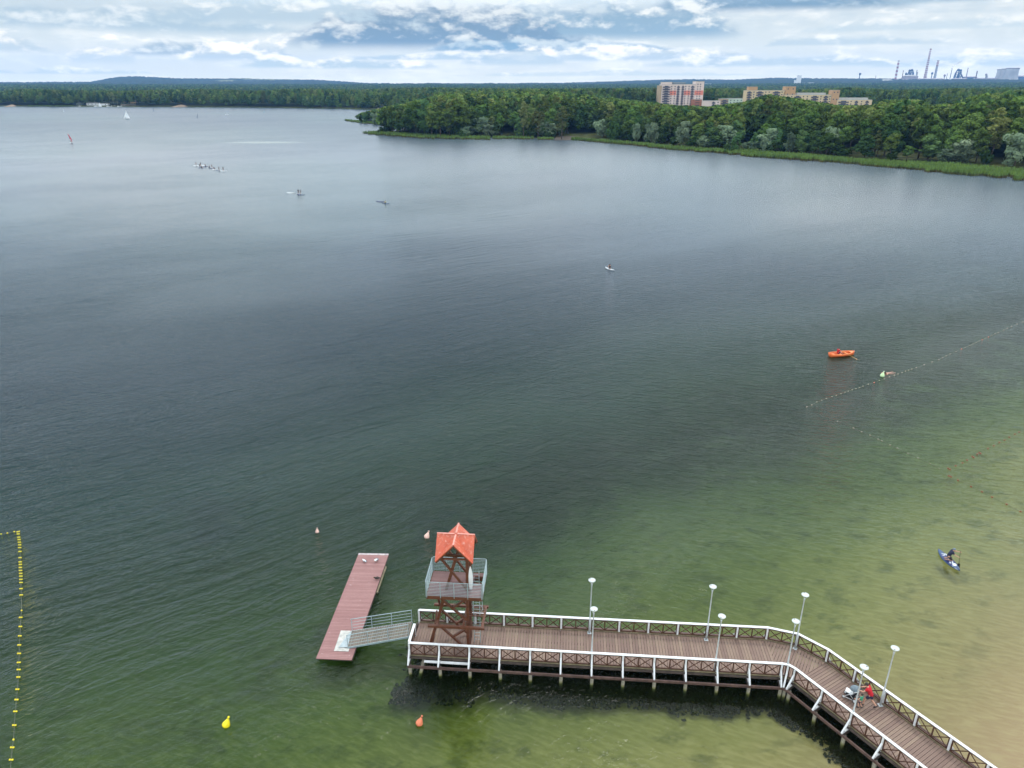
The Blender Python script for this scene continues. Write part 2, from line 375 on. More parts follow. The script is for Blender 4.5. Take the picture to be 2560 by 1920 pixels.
def water_material():
    m = bpy.data.materials.new('lake_water'); m.use_nodes = True; nt = m.node_tree; nt.nodes.remove(nt.nodes['Principled BSDF']); out = nt.nodes['Material Output']
    p = geopos(nt); x, y, z = sep(nt, p); sd = shelf(nt, p, x, y)
    # swell crests running towards the beach, wind chop and fine ripples
    a = R(36); ca, sa = math.cos(a), math.sin(a)
    al, ac = x*ca+y*sa, y*ca-x*sa
    ac2 = ac+(noise(nt, p, .05, 2, .5)-.5)*6
    sw = noise(nt, vec(nt, al*.075, ac2*.60, 0), 1, 3.5, .5, .35)
    side = noise(nt, vec(nt, al*.02, ac*.02, 5), 1, 2, .5).smooth(.3, .6)*(x*-1.0).smooth(-25, 25)*.8+.2
    chop = noise(nt, vec(nt, al*.75, ac*1.9, 2), 1, 4, .62, .4)
    a2 = R(-14); c2, s2 = math.cos(a2), math.sin(a2)
    chop2 = noise(nt, vec(nt, (x*c2+y*s2)*.45, (y*c2-x*s2)*1.5, 7), 1, 4, .6, .3)
    fine = noise(nt, vec(nt, al*2.2, ac*4.2, 4), 1, 3, .6, .3)
    shallow = (sd.smooth(16, 44)*.92+.08).max(y.smooth(44, 62)*.62)
    gust = noise(nt, vec(nt, al*.006, ac*.018, 8), 1, 4, .6).smooth(.3, .7)*.7+.55
    h = (sw*1.35*side*shallow+chop*.52*shallow*(side*.6+.4)+chop2*.42*shallow)*gust+fine*(shallow*.12+.006)
    h = h*(1.0-y.smooth(50, 230)*.80)
    k = nt.nodes.new('ShaderNodeBump'); k.inputs['Strength'].default_value = 1.0; k.inputs['Distance'].default_value = 1.0
    nt.links.new(h.k, k.inputs['Height'])
    g = nt.nodes.new('ShaderNodeBsdfGlossy'); put(nt, g.inputs['Roughness'], y.smooth(60, 420)*.16+.09)       # open water is ruffled by the wind; g.inputs['Color'].default_value = (1, 1, 1, 1)
    fr = nt.nodes.new('ShaderNodeFresnel'); fr.inputs['IOR'].default_value = 1.34
    tr = nt.nodes.new('ShaderNodeBsdfTransparent'); gm = nt.nodes.new('ShaderNodeGamma'); iz = sep(nt, E(nt, nt.nodes.new('ShaderNodeNewGeometry').outputs['Incoming']))[2].abs().max(.12)
    put(nt, gm.inputs[0], mixc(nt, sd.smooth(-2, 26), (.97, .97, .94), (.60, .73, .52))); put(nt, gm.inputs[1], 1.0/iz if False else iz._m('POWER', -1.0)*.9)
    nt.links.new(gm.outputs[0], tr.inputs['Color'])       # green water takes more light the deeper it is and the more slanting the way through it
    df = nt.nodes.new('ShaderNodeBsdfDiffuse')       # light scattered back by the water itself, cloudier in drifts and over a far shoal
    sh = at(655, 356); ex, ey = (x-sh.x)/26, (y-sh.y)/9
    turb = noise(nt, vec(nt, x*.006, y*.004, 2), 1, 3, .5).smooth(.4, .65)
    shoal = (ex*ex+ey*ey+(turb-.5)*.5).smooth(1.6, -.3)
    deep = mixc(nt, turb, (.036, .056, .080), (.044, .072, .086))
    near = ramp(nt, (sd/90).clamp(), [(.0, (.10, .09, .045)), (.18, (.042, .056, .012)), (.36, (.011, .036, .009)), (.55, (.006, .027, .016)), (.8, (.007, .022, .024)), (1.0, (.008, .022, .030))])
    put(nt, df.inputs['Color'], mixc(nt, shoal, mixc(nt, weed_band(nt, p, x, y, sd)*.5, mixc(nt, y.smooth(75, 190), near, deep), (.004, .012, .014)), (.17, .20, .185)))
    for nd in (g, fr, df): nt.links.new(k.outputs[0], nd.inputs['Normal'])
    m1 = nt.nodes.new('ShaderNodeMixShader'); m2 = nt.nodes.new('ShaderNodeMixShader')
    put(nt, m1.inputs[0], sd.smooth(20, 62)*.95+.03); nt.links.new(tr.outputs[0], m1.inputs[1]); nt.links.new(df.outputs[0], m1.inputs[2])
    f_ = E(nt, fr.outputs[0]); put(nt, m2.inputs[0], f_/(f_*(y.smooth(220, 800)*1.5+.65)+1.0))       # steep wave faces hide part of the sheen at grazing angles
    nt.links.new(m1.outputs[0], m2.inputs[1]); nt.links.new(g.outputs[0], m2.inputs[2]); nt.links.new(m2.outputs[0], out.inputs[0])
    return m
M['water'] = water_material()
wm = MB()
xs = [-9000, -2500, -900, -300, -100, -40, 0, 40, 100, 300, 900, 2500, 9000]; ys = [-260, 0, 30, 60, 120, 300, 700, 1400, 2600]
wm.add([(X, Y, 0) for Y in ys for X in xs], [(j*13+i, j*13+i+1, j*13+14+i, j*13+13+i) for j in range(len(ys)-1) for i in range(12)])
structure('lake_water', wm, M['water'])
def quads_mesh(name, V, tint, mats):
    n = len(V)//4; me = bpy.data.meshes.new(name); me.vertices.add(n*4); me.vertices.foreach_set('co', V.ravel().astype(np.float32)); me.loops.add(n*4); me.loops.foreach_set('vertex_index', np.arange(n*4, dtype=np.int32))
    me.polygons.add(n); me.polygons.foreach_set('loop_start', np.arange(0, n*4, 4, dtype=np.int32)); at_ = me.attributes.new('tint', 'FLOAT', 'FACE'); at_.data.foreach_set('value', tint.astype(np.float32))
    for m in mats: me.materials.append(m)
    me.update(); return me
# ================================================================== PIER
ZD = 1.2; RAIL = 1.08
N = [Vector((-6.79, 37.2)).lerp(Vector((17.15, 35.34)), i/12) for i in range(13)]+[Vector((17.51, 35.26)), Vector((17.83, 34.93))]
dg = Vector((math.cos(R(-58.4)), math.sin(R(-58.4))))
NDIAG = 9
N += [N[14]+dg*(2.0*(i+1)) for i in range(NDIAG)]
Fr = [Vector((-6.52, 40.4)).lerp(Vector((17.32, 38.63)), i/12) for i in range(13)]+[Vector((19.15, 38.02)), Vector((20.58, 36.57))]
Fr += [Fr[14]+dg*(2.0*(i+1)) for i in range(NDIAG)]
pier = thing('wooden_pier', 'long bent wooden pier with white handrails and brown cross railings', 'pier', (N[6].x, N[6].y, 0))
def clip(poly, p, n):
    out = []
    for i in range(len(poly)):
        a, b_ = poly[i], poly[(i+1) % len(poly)]; da, db = (a-p).dot(n), (b_-p).dot(n)
        if da >= 0: out.append(a)
        if (da >= 0) != (db >= 0): out.append(a.lerp(b_, da/(da-db)))
    return out
def boards(mb, poly, ax, w, gap, z0, z1, phase=0.0):
    """fill a convex plan polygon with boards laid square to the axis ax"""
    ax = ax.normalized(); ts = [p.dot(ax) for p in poly]; t = min(ts)-phase
    while t < max(ts):
        q = clip(clip(poly, ax*(t+gap/2), ax), ax*(t+w-gap/2), -ax)
        if len(q) >= 3: mb.prism([(p.x, p.y) for p in q], z0, z1+random.uniform(-.004, .004))
        t += w
dk = MB()
ax1 = (N[12]-N[0]).normalized(); ax2 = (Fr[14]-Fr[12]).normalized(); e = .02
boards(dk, [N[0], N[12], Fr[12], Fr[0]], ax1, .195, .021, ZD-.05, ZD)
boards(dk, [N[12], N[13], N[14], Fr[14], Fr[13], Fr[12]], ax2, .195, .021, ZD-.052, ZD-.002, .05)
boards(dk, [N[14], N[-1], Fr[-1], Fr[14]], dg, .195, .021, ZD-.05, ZD, .11)
obj('deck', dk, M['deck'], pier, world=True)
sub = MB()
for k in (.06, .35, .65, .94):
    sub.strip([a.lerp(b_, k) for a, b_ in zip(N, Fr)], .14, ZD-.26, ZD-.056)
obj('joist', sub, M['joist'], pier, world=True)
def offset(pts, d):
    out = []
    for i, p in enumerate(pts):
        d0 = (pts[i]-pts[i-1]).normalized() if i else (pts[1]-pts[0]).normalized()
        d1 = (pts[i+1]-pts[i]).normalized() if i < len(pts)-1 else d0
        n = Vector((-(d0.y+d1.y), d0.x+d1.x)).normalized(); out.append(p+n*(d/max(.5, n.dot(Vector((-d0.y, d0.x))))))
    return out
post_mb = MB()        # local: outward = -Y, base at the deck
post_mb.beam((0, 0, -.30), (0, 0, RAIL-.05), .11, .11, (0, 1, 0))
post_me = post_mb.mesh('post', M['white'])
brace_mb = MB()
brace_mb.beam((0, -.03, .52), (0, -.60, -.22), .09, .10, (1, 0, 0)); brace_mb.beam((0, -.062, -.235), (0, -.655, -.235), .10, .09)
brace_me = brace_mb.mesh('brace', M['white'])
bolt_mes = [MB().tube([(-.078, 0, q), (.078, 0, q)], .018, 6).mesh('bolt', M['white']) for q in (.12, .45, .85)]
cross_me = MB().beam((0, .10, -.40), (0, -.60, -.40), .16, .20).mesh('crossbeam', M['joist'])
pile_mb = MB(); pile_mb.lathe([(.115, -2.6), (.115, -.52), (.10, -.50)], 14); pile_me = pile_mb.mesh('pile', M['pile'], True)
def panel_mesh(L):
    mb = MB(); a, b_, z0, z1 = .075, L-.075, .14, RAIL-.115
    mb.beam((a, 0, z1), (b_, 0, z1), .06, .09); mb.beam((a, 0, z0), (b_, 0, z0), .06, .08)
    for q in (a+.03, b_-.03): mb.beam((q, 0, z0+.042), (q, 0, z1-.047), .06, .055, (0, 1, 0))
    if L > 1.2:
        c_ = (a+b_)/2; mb.beam((c_, 0, z0+.042), (c_, 0, z1-.047), .075, .05, (0, 1, 0))
        for l, r in ((a+.06, c_-.04), (c_+.04, b_-.06)):
            mb.beam((l, .012, z0+.042), (r, .012, z1-.047), .022, .055, (0, 0, 1)); mb.beam((l, -.014, z1-.047), (r, -.014, z0+.042), .022, .055, (0, 0, 1))
    return mb.mesh('railing_panel', M['brown'])
PAN = {}
for pts, sgn, side in ((N, -1, 'near'), (Fr, 1, 'far')):
    tang = []
    for i in range(len(pts)):
        d0 = (pts[i]-pts[i-1]).normalized() if i else (pts[1]-pts[0]).normalized(); d1 = (pts[i+1]-pts[i]).normalized() if i < len(pts)-1 else d0
        tang.append((d0+d1).normalized())
    for i, p in enumerate(pts):
        a = math.atan2(tang[i].y, tang[i].x)+(0 if sgn < 0 else math.pi)
        loc = Vector((p.x, p.y, ZD))-ORG[pier.name]
        po = bpy.data.objects.new('post', post_me); COL.objects.link(po); po.parent = pier; po.location = loc; po.rotation_euler = (0, 0, a)
        for nm, me in [('brace', brace_me)]+[('bolt', q) for q in bolt_mes]:
            o = bpy.data.objects.new(nm, me); COL.objects.link(o); o.parent = po
        for nm, me in (('crossbeam', cross_me), ('pile', pile_me)):
            o = bpy.data.objects.new(nm, me); COL.objects.link(o); o.parent = pier; o.rotation_euler = (0, 0, a)
            o.location = loc if nm == 'crossbeam' else loc+Matrix.Rotation(a, 3, 'Z') @ Vector((random.uniform(.04, .08), -.36, 0))
        if i < len(pts)-1:
            q = pts[i+1]; L = (q-p).length; key = round(L, 2)
            if key not in PAN: PAN[key] = panel_mesh(L)
            o = bpy.data.objects.new('railing_panel', PAN[key]); COL.objects.link(o); o.parent = pier; o.location = loc
            o.rotation_euler = (0, 0, math.atan2(q.y-p.y, q.x-p.x))
    obj('handrail', MB().strip(pts, .17, ZD+RAIL-.05, ZD+RAIL), M['white'], pier, world=True)
    obj('kerb', MB().strip(offset(pts, -.0*sgn), .13, ZD+.012, ZD+.085), M['kerb'], pier, world=True)
    obj('edge_beam', MB().strip(offset(pts, sgn*.10), .06, ZD-.17, ZD-.02), M['joist'], pier, world=True)
    obj('fascia_beam', MB().strip(offset(pts, sgn*.62), .10, ZD-.46, ZD-.29), M['fascia'], pier, world=True)
def pier_shade_tufts():
    """dark tufts standing in for shade and reflection: thick between the piles, thinning out raggedly in front of the pier"""
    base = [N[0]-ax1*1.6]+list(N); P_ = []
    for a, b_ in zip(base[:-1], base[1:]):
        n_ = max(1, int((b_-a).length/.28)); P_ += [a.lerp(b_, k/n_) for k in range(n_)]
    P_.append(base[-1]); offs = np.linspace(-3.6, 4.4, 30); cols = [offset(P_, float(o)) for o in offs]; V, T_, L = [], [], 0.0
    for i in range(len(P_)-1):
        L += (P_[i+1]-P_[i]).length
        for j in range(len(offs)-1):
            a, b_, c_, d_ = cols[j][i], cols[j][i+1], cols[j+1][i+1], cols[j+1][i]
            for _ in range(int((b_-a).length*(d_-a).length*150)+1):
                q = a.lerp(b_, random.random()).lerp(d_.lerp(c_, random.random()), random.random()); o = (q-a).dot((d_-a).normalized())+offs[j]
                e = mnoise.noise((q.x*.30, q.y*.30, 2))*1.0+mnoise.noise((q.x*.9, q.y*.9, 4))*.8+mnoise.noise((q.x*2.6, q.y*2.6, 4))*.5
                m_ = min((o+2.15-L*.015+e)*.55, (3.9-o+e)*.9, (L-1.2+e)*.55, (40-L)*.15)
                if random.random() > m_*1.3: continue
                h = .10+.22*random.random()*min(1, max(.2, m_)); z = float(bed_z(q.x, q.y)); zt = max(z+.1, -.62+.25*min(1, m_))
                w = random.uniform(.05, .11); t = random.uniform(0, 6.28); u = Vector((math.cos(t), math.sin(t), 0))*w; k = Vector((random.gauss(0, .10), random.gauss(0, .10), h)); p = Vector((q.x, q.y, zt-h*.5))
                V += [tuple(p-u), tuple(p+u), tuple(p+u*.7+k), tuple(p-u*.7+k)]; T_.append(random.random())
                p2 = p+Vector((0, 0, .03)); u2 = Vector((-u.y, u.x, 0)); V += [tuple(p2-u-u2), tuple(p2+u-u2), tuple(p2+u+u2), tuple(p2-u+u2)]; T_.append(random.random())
    m = board_mat('shade_tuft_dark', ((.008, .013, .004), (.014, .021, .006), (.026, .034, .010)), .9)
    o = bpy.data.objects.new('water_weed', quads_mesh('water_weed', np.array(V), np.array(T_), [m])); COL.objects.link(o); tag(o, 'dark tufts added for shade and reflection in the water under and in front of the pier', 'added shade tufts', None, 'stuff')  # not weed: added tufts stand in for the pier's shade and reflection
pier_shade_tufts()  # added geometry: near-black tufts stand in for the pier's shade and reflection
# end railing with the gap for the gangway
endA, endB = N[0], N[0].lerp(Fr[0], .56)
L = (endB-endA).length
o = obj('end_panel', panel_mesh(L), None, pier); o.location = Vector((endA.x, endA.y, ZD))-ORG[pier.name]; o.rotation_euler = (0, 0, math.atan2((endB-endA).y, (endB-endA).x))
po = bpy.data.objects.new('post', post_me); COL.objects.link(po); po.parent = pier; po.location = Vector((endB.x, endB.y, ZD))-ORG[pier.name]
obj('end_handrail', MB().strip([endA+(endB-endA).normalized()*.09, endB], .17, ZD+RAIL-.047, ZD+RAIL-.002), M['white'], pier, world=True)
obj('end_beam', MB().strip([N[0]+ax1*-.13, Fr[0]+ax1*-.13], .10, ZD-.30, ZD-.02), M['joist'], pier, world=True)
rk = MB(); a = N[0].lerp(N[1], .42); rk.tube([(a.x+.10, a.y+.25, ZD-.32), (a.x-.50, a.y-1.0, -1.6)], .115, 14)
obj('raking_pile', rk, M['pile'], pier, True, True)
pl = MB(); a, b_ = N[0].lerp(N[1], .50), N[2]; o1 = Vector((0, -.36))
pl.beam((a.x, a.y-.33, ZD-.14), (b_.x-.04, b_.y-.33, ZD-.14), .17, .06)
single('plank', pl, M['white'], 'white painted plank lying on the brackets outside the pier railing', 'plank')
# ---------------------------------------------------------------- street lamps on the pier
lamp0 = None
def lamp(base, label):
    global lamp0
    if lamp0 is None:
        t = thing('street_lamp', label, 'street lamp', base, 0, 'disc lamps along the pier')
        pm = MB(); pm.lathe([(.065, .012), (.062, 1.1), (.045, 1.15), (.036, 4.0), (.05, 4.02), (.05, 4.14), (.02, 4.16)], 12); obj('pole', pm, M['lamp'], t, True)
        obj('base_plate', MB().box((0, 0, .010), (.26, .26, .02)), M['lamp'], t)
        am = MB()
        for k in range(3):
            w = k*2.094+.4; am.tube([(.03*math.cos(w), .03*math.sin(w), 4.10), (.12*math.cos(w), .12*math.sin(w), 4.28), (.17*math.cos(w), .17*math.sin(w), 4.42)], .011, 6)
        obj('bracket', am, M['lamp'], t)
        dm = MB(); tilt = Matrix.Rotation(R(5), 4, 'Y')
        dm.lathe([(.05, 4.375), (.215, 4.425), (.240, 4.44), (.235, 4.462), (.05, 4.475)], 28)
        dd = obj('reflector_disc', dm, M['disc'], t, True)
        obj('cap_screw', MB().lathe([(.028, 4.468), (.028, 4.492)], 8, (-.12, .10, 0)), M['dark'], dd)
        lamp0 = t; return t
    return dup(lamp0, base, random.uniform(0, 6.28), label)
for (px, py, lab) in ((1480, 1450, 'grey disc lamp on the far railing, farthest left and nearest the tower'), (1485, 1522, 'grey disc lamp on the near railing, farthest left, its pole crossing the deck'),
                      (1782.6, 1466, 'grey disc lamp on the far railing, second from the tower, before the bend'), (1805, 1540, 'grey disc lamp on the near railing, second from the tower, before the bend'),
                      (2013.5, 1486.5, 'grey disc lamp on the far side of the pier where it starts to bend'), (1989.8, 1552.4, 'grey disc lamp at the inner corner of the bend, above the three close white posts'),
                      (2160.7, 1667, 'grey disc lamp on the near railing in front of the family with the pushchair'), (2238, 1620, 'grey disc lamp on the far railing beside the man in red, farthest right')):
    q = at(px, py, ZD+4.46)
    lamp((q.x, q.y, ZD), lab)
# ================================================================== LOOKOUT TOWER
tw = thing('lookout_tower', 'brown timber lifeguard tower with orange cross-gabled roof standing on the pier', 'tower', (-3.6, 38.4, ZD))
tw.rotation_euler = (0, 0, 0)
rot = Matrix.Rotation(R(-4.2), 4, 'Z'); tc_ = Vector((-3.6, 38.4, 0))
def T(x, y, z): return tc_+rot @ (Vector((x, y, z))-tc_)
TB = M['towerbrown']
ZP = 5.98
for (yy, s0) in ((37.95, 1), (39.0, 1)):
    dx = (yy-37.95)*.05
    obj('leg', MB().beam(T(-5.52+dx, yy, ZD+.01), T(-3.50+dx, yy, 8.62), .17, .17, (0, 1, 0)), TB, tw, world=True)
    obj('leg', MB().beam(T(-2.92+dx, yy, ZD+.01), T(-2.82+dx, yy, 8.62), .18, .18, (0, 1, 0)), TB, tw, world=True)
    sg = -.14 if yy < 38.4 else .14
    for (x0, z0, x1, z1) in ((-4.95, 5.66, -2.95, 3.66), (-2.55, 5.66, -3.80, 4.62), (-5.0, 3.35, -3.15, 1.35), (-3.05, 2.85, -3.95, 2.15), (-4.45, 8.42, -2.86, 6.10)):
        obj('brace', MB().beam(T(x0+dx, yy+sg, z0), T(x1+dx, yy+sg, z1), .12, .15, (0, 1, 0)), TB, tw, world=True)
    obj('tie_beam', MB().beam(T(-4.75, yy+.02, 8.60), T(-2.45, yy+.02, 8.60), .12, .15), TB, tw, world=True)
for xx in (-5.0, -2.9):
    for (y0, z0, y1, z1) in ((37.95, 5.6, 39.0, 3.7), (39.0, 3.3, 37.95, 1.5)):
        k = (-.42 if z0 < 4 else 0) if xx < -4 else 0
        obj('brace', MB().beam(T(xx+k*.6+.12, y0, z0), T(xx+k+.12, y1, z1), .10, .12, (1, 0, 0)), TB, tw, world=True)
for yy in (37.95, 39.0):
    obj('tie_beam', MB().beam(T(-5.3, yy, 5.62), T(-1.95, yy, 5.62), .14, .18), TB, tw, world=True)
# middle ring
for (a, b_) in (((-5.42, 37.25), (-1.72, 37.25)), ((-5.36, 39.35), (-1.66, 39.35))):
    obj('ring_beam', MB().beam(T(*a, 3.50), T(*b_, 3.50), .16, .16), TB, tw, world=True)
for (a, b_) in (((-1.86, 37.335), (-1.82, 39.265)), ((-4.85, 37.335), (-4.85, 39.265)), ((-3.1, 37.335), (-3.1, 39.265))):
    obj('ring_beam', MB().beam(T(*a, 3.50), T(*b_, 3.50), .15, .15), TB, tw, world=True)
gr = MB()
for k in range(5): gr.beam(T(-2.95, 38.3+k*.2, 3.60), T(-1.86, 38.3+k*.2, 3.60), .09, .04)
obj('landing', gr, TB, tw, world=True)
# platform with the hatch
pf = MB(); X0, X1, Y0, Y1 = -5.36, -1.84, 37.22, 39.72
HX0, HX1, HY0, HY1 = -2.52, -1.98, 38.62, 39.28
yy = Y0
while yy < Y1-.01:
    w = min(.14, Y1-yy); cy_ = yy+w/2
    spans = [(X0, X1)] if (cy_ < HY0 or cy_ > HY1) else [(X0, HX0), (HX1, X1)]
    for (a, b_) in spans: pf.beam(T(a, cy_, ZP-.02), T(b_, cy_, ZP-.02), w-.012, .04)
    yy += .14
obj('platform', pf, M['tdeck'], tw, world=True)
fb_ = MB()
fb_.beam(T(X0-.04, Y0-.03, ZP-.13), T(X1+.04, Y0-.03, ZP-.13), .05, .22); fb_.beam(T(X0-.04, Y1+.03, ZP-.13), T(X1+.04, Y1+.03, ZP-.13), .05, .22)
fb_.beam(T(X0-.025, Y0-.004, ZP-.13), T(X0-.025, Y1+.004, ZP-.13), .05, .22); fb_.beam(T(X1+.025, Y0-.004, ZP-.13), T(X1+.025, Y1+.004, ZP-.13), .05, .22)
for k in range(5): fb_.beam(T(X0+.2+k*.62, Y0, ZP-.12), T(X0+.2+k*.62, Y1, ZP-.12), .08, .14)
obj('platform_frame', fb_, TB, tw, world=True)
hb = MB(); hb.beam(T(HX0, HY1+.02, ZP-.12), T(HX1, HY1+.02, ZP-.12), .04, .36); hb.beam(T(HX0-.02, HY0, ZP-.1), T(HX0-.02, HY1, ZP-.1), .04, .2)
obj('hatch', hb, TB, tw, world=True)
def railing(corners, n_bars, h, name, parent, posts, z):
    pts = [T(x, y, z) for x, y in corners]
    for i in range(len(pts)-1):
        a, b_ = pts[i], pts[i+1]; mb = MB(); up = Vector((0, 0, 1))
        mb.tube([a+up*h, b_+up*h], .024, 8)
        for k in range(n_bars): q = up*(h*(k+.6)/(n_bars+.6)); mb.tube([a+q, b_+q], .011, 6)
        for k in range(posts[i]+1):
            c_ = a.lerp(b_, k/posts[i]); mb.tube([c_-up*.10, c_+up*h], .022, 8)
        obj(name, mb, M['galv'], parent, world=True)
railing([(X0, Y0-.07), (X1, Y0-.07)], 9, 1.1, 'railing', tw, [4], ZP)
railing([(X1+.06, Y0), (X1+.06, Y1)], 9, 1.1, 'railing', tw, [3], ZP)
railing([(X1, Y1+.07), (X0, Y1+.07)], 9, 1.1, 'railing', tw, [4], ZP)
railing([(X0-.06, Y1), (X0-.06, Y0)], 9, 1.1, 'railing', tw, [3], ZP)
# ladder with safety cage
ld = MB(); lx0, lx1, ly = -2.55, -2.14, 38.46
for lx in (lx0, lx1): ld.tube([T(lx, ly, ZD+.02), T(lx, ly, ZP+1.1)], .022, 8)
for k in range(20): ld.tube([T(lx0, ly, ZD+.3+k*.28), T(lx1, ly, ZD+.3+k*.28)], .013, 6)
lo = obj('ladder', ld, M['galv'], tw, world=True)
cg = MB()
for k in range(6):
    zz = 3.75+k*.40; cx = (lx0+lx1)/2
    cg.tube([T(cx+.36*math.cos(w)*1.0, ly+.30-.36*math.sin(w)*1.05+.06, zz) for w in np.linspace(R(40), R(-220), 15)], .012, 6)
for w in np.linspace(R(20), R(-200), 6):
    cg.tube([T(cx+.36*math.cos(w), ly+.36-.38*math.sin(w), 3.75), T(cx+.36*math.cos(w), ly+.36-.38*math.sin(w), ZP-.25)], .009, 6)
obj('ladder_cage', cg, M['galv'], tw, world=True)
# cross-gabled roof: four gables meeting, sheet 5 cm thick
rc = Vector((-3.55, 38.45, 0)); hw, zE, zR = 1.20, 8.58, 9.90
def RP(x, y, z): return rc+rot @ Vector((x, y, z))
def slab4(mb, poly, th=.05):
    a = [Vector(p) for p in poly]; n = (a[1]-a[0]).cross(a[2]-a[0]).normalized()
    if n.z < 0: a.reverse(); n = -n
    k = len(a); lo_ = [p-n*th for p in a]
    mb.add(a+lo_, [tuple(range(k)), tuple(range(2*k-1, k-1, -1))]+[(i, k+i, k+(i+1) % k, (i+1) % k) for i in range(k)])
for q in range(4):
    m4 = Matrix.Rotation(q*math.pi/2, 4, 'Z'); mb = MB()
    for sx in (-1, 1):
        tri = [Vector((0, 0, zR)), Vector((0, -hw, zR)), Vector((sx*hw, -hw, zE))]
        slab4(mb, [rc+rot @ (m4 @ v) for v in tri])
    rf = obj('roof_gable', mb, M['roof'], tw, world=True)
    bb = MB()
    for sx in (-1, 1):
        a, b_ = Vector((sx*.01, -hw+.06, zR-.13)), Vector((sx*(hw-.05), -hw+.06, zE-.09))
        bb.beam(rc+rot @ (m4 @ a), rc+rot @ (m4 @ b_), .05, .14)
    obj('barge_board', bb, TB, rf, world=True)
    rb = MB(); rb.beam(rc+rot @ (m4 @ Vector((0, -.10, zR+.012))), rc+rot @ (m4 @ Vector((0, -hw-.01, zR+.012))), .10, .022)
    obj('ridge_cap', rb, M['ridge'], rf, world=True)
pur = MB()
for sx in (-1, 1):
    pur.beam(RP(sx*.95, -1.1, zE+.10), RP(sx*.95, 1.1, zE+.10), .10, .12); pur.beam(RP(-1.1, sx*.95, zE+.08), RP(1.1, sx*.95, zE+.08), .10, .12)
obj('eaves_beam', pur, TB, tw, world=True)
rbd = MB(); pts = []
for k in range(15):
    t = k/14; w = .17*math.sin(math.pi*min(1, .12+t*.9))**.6; pts.append((w, t*2.0))
tilt = Matrix.Rotation(R(8), 4, 'X')
poly = [(w, z) for w, z in pts]+[(-w, z) for w, z in reversed(pts)]
vs = [T(-2.62, 38.02, ZP+.03)+(tilt @ Vector((x*.8, yv, z))) for yv in (-.03, .03) for x, z in poly]; n_ = len(poly)
rbd.add(vs, [tuple(range(n_)), tuple(range(2*n_-1, n_-1, -1))]+[(i, n_+i, n_+(i+1) % n_, (i+1) % n_) for i in range(n_)])
single('rescue_board', rbd, M['whiteboard'], 'pale rescue board propped upright against the right post of the tower platform', 'rescue board')
# ================================================================== PONTOON AND GANGWAY
ZPon = .40
pc = [at(x, y, ZPon) for x, y in ((897, 1383), (972, 1384.5), (879, 1650), (790, 1646))]
P4 = [Vector((p.x, p.y)) for p in pc]
pon = thing('pontoon', 'long floating pontoon with mauve boards beside the pier end', 'pontoon', (sum(p.x for p in P4)/4, sum(p.y for p in P4)/4, 0))
pb = MB(); axp = ((P4[0]+P4[1])-(P4[2]+P4[3])).normalized()
boards(pb, P4, axp, .145, .014, ZPon-.04, ZPon)
obj('deck', pb, M['pdeck'], pon, world=True)
eb = MB(); eb.prism([(p.x, p.y) for p in (P4[0], P4[0].lerp(P4[3], .018), P4[1].lerp(P4[2], .018), P4[1])], ZPon+.003, ZPon+.014); obj('end_board', eb, mat('bleached_board', (.42, .36, .36), .8, .4, 5, dirt=(.6, .57, .57)), pon, world=True)
fr = MB(); ins = [p+(Vector((pon.location.x, pon.location.y))-p).normalized()*.16 for p in P4]
fr.strip([ins[0], ins[1], ins[2], ins[3], ins[0]], .10, ZPon-.20, ZPon-.044); obj('frame', fr, M['joist'], pon, world=True)
for k in range(5):
    t = .08+k*.19; a, b_ = ins[0].lerp(ins[3], t), ins[1].lerp(ins[2], t)
    a2, b2 = ins[0].lerp(ins[3], t+.10), ins[1].lerp(ins[2], t+.10)
    obj('float', MB().prism([(p.x, p.y) for p in (a.lerp(b_, .12), a2.lerp(b2, .12), b2.lerp(a2, .12), b_.lerp(a, .12))], -.25, ZPon-.205), M['float'], pon, world=True)
fe = MB(); e0, e1 = P4[1].lerp(P4[2], .13), P4[1].lerp(P4[2], .40); ox = Vector((.09, .0))
fe.beam((e0.x+.09, e0.y, .24), (e1.x+.09, e1.y, .24), .09, .12); obj('fender', fe, M['kerb'], pon, world=True)
def zz4(x, y, z): return at(760+x*.27125, 1360+y*.27125, z)
pl = MB(); q = [zz4(340, 797, ZPon+.02), zz4(468, 800, ZPon+.02), zz4(410, 990, ZPon+.02), zz4(275, 985, ZPon+.02)]
pl.prism([(p.x, p.y) for p in reversed(q)], ZPon+.006, ZPon+.02); single('landing_plate', pl, M['plate'], 'worn whitish sheet lying on the pontoon under the gangway foot', 'plate')
# gangway
gA, gB = zz4(400, 950, ZPon+.10), zz4(440, 800, ZPon+.10)      # foot near / far edge
hA, hB = zz4(968, 850, ZD+.02), zz4(1000, 716, ZD+.02)          # head near / far edge
gw = thing('gangway', 'sloping grey metal gangway from the pier end down to the pontoon', 'gangway', ((gA+hA+gB+hB)/4))
gd = MB(); n_ = 26
for k in range(n_):
    t0, t1 = k/n_+.004, (k+1)/n_-.004
    a, b_, c_, d_ = gA.lerp(hA, t0), gA.lerp(hA, t1), gB.lerp(hB, t1), gB.lerp(hB, t0); dn = Vector((0, 0, -.04))
    gd.add([a, b_, c_, d_, a+dn, b_+dn, c_+dn, d_+dn], [(0, 1, 2, 3), (7, 6, 5, 4), (0, 4, 5, 1), (1, 5, 6, 2), (2, 6, 7, 3), (3, 7, 4, 0)])
obj('deck', gd, board_mat('gangway_boards', ((.13, .11, .095), (.17, .145, .12), (.22, .185, .15))), gw, world=True)
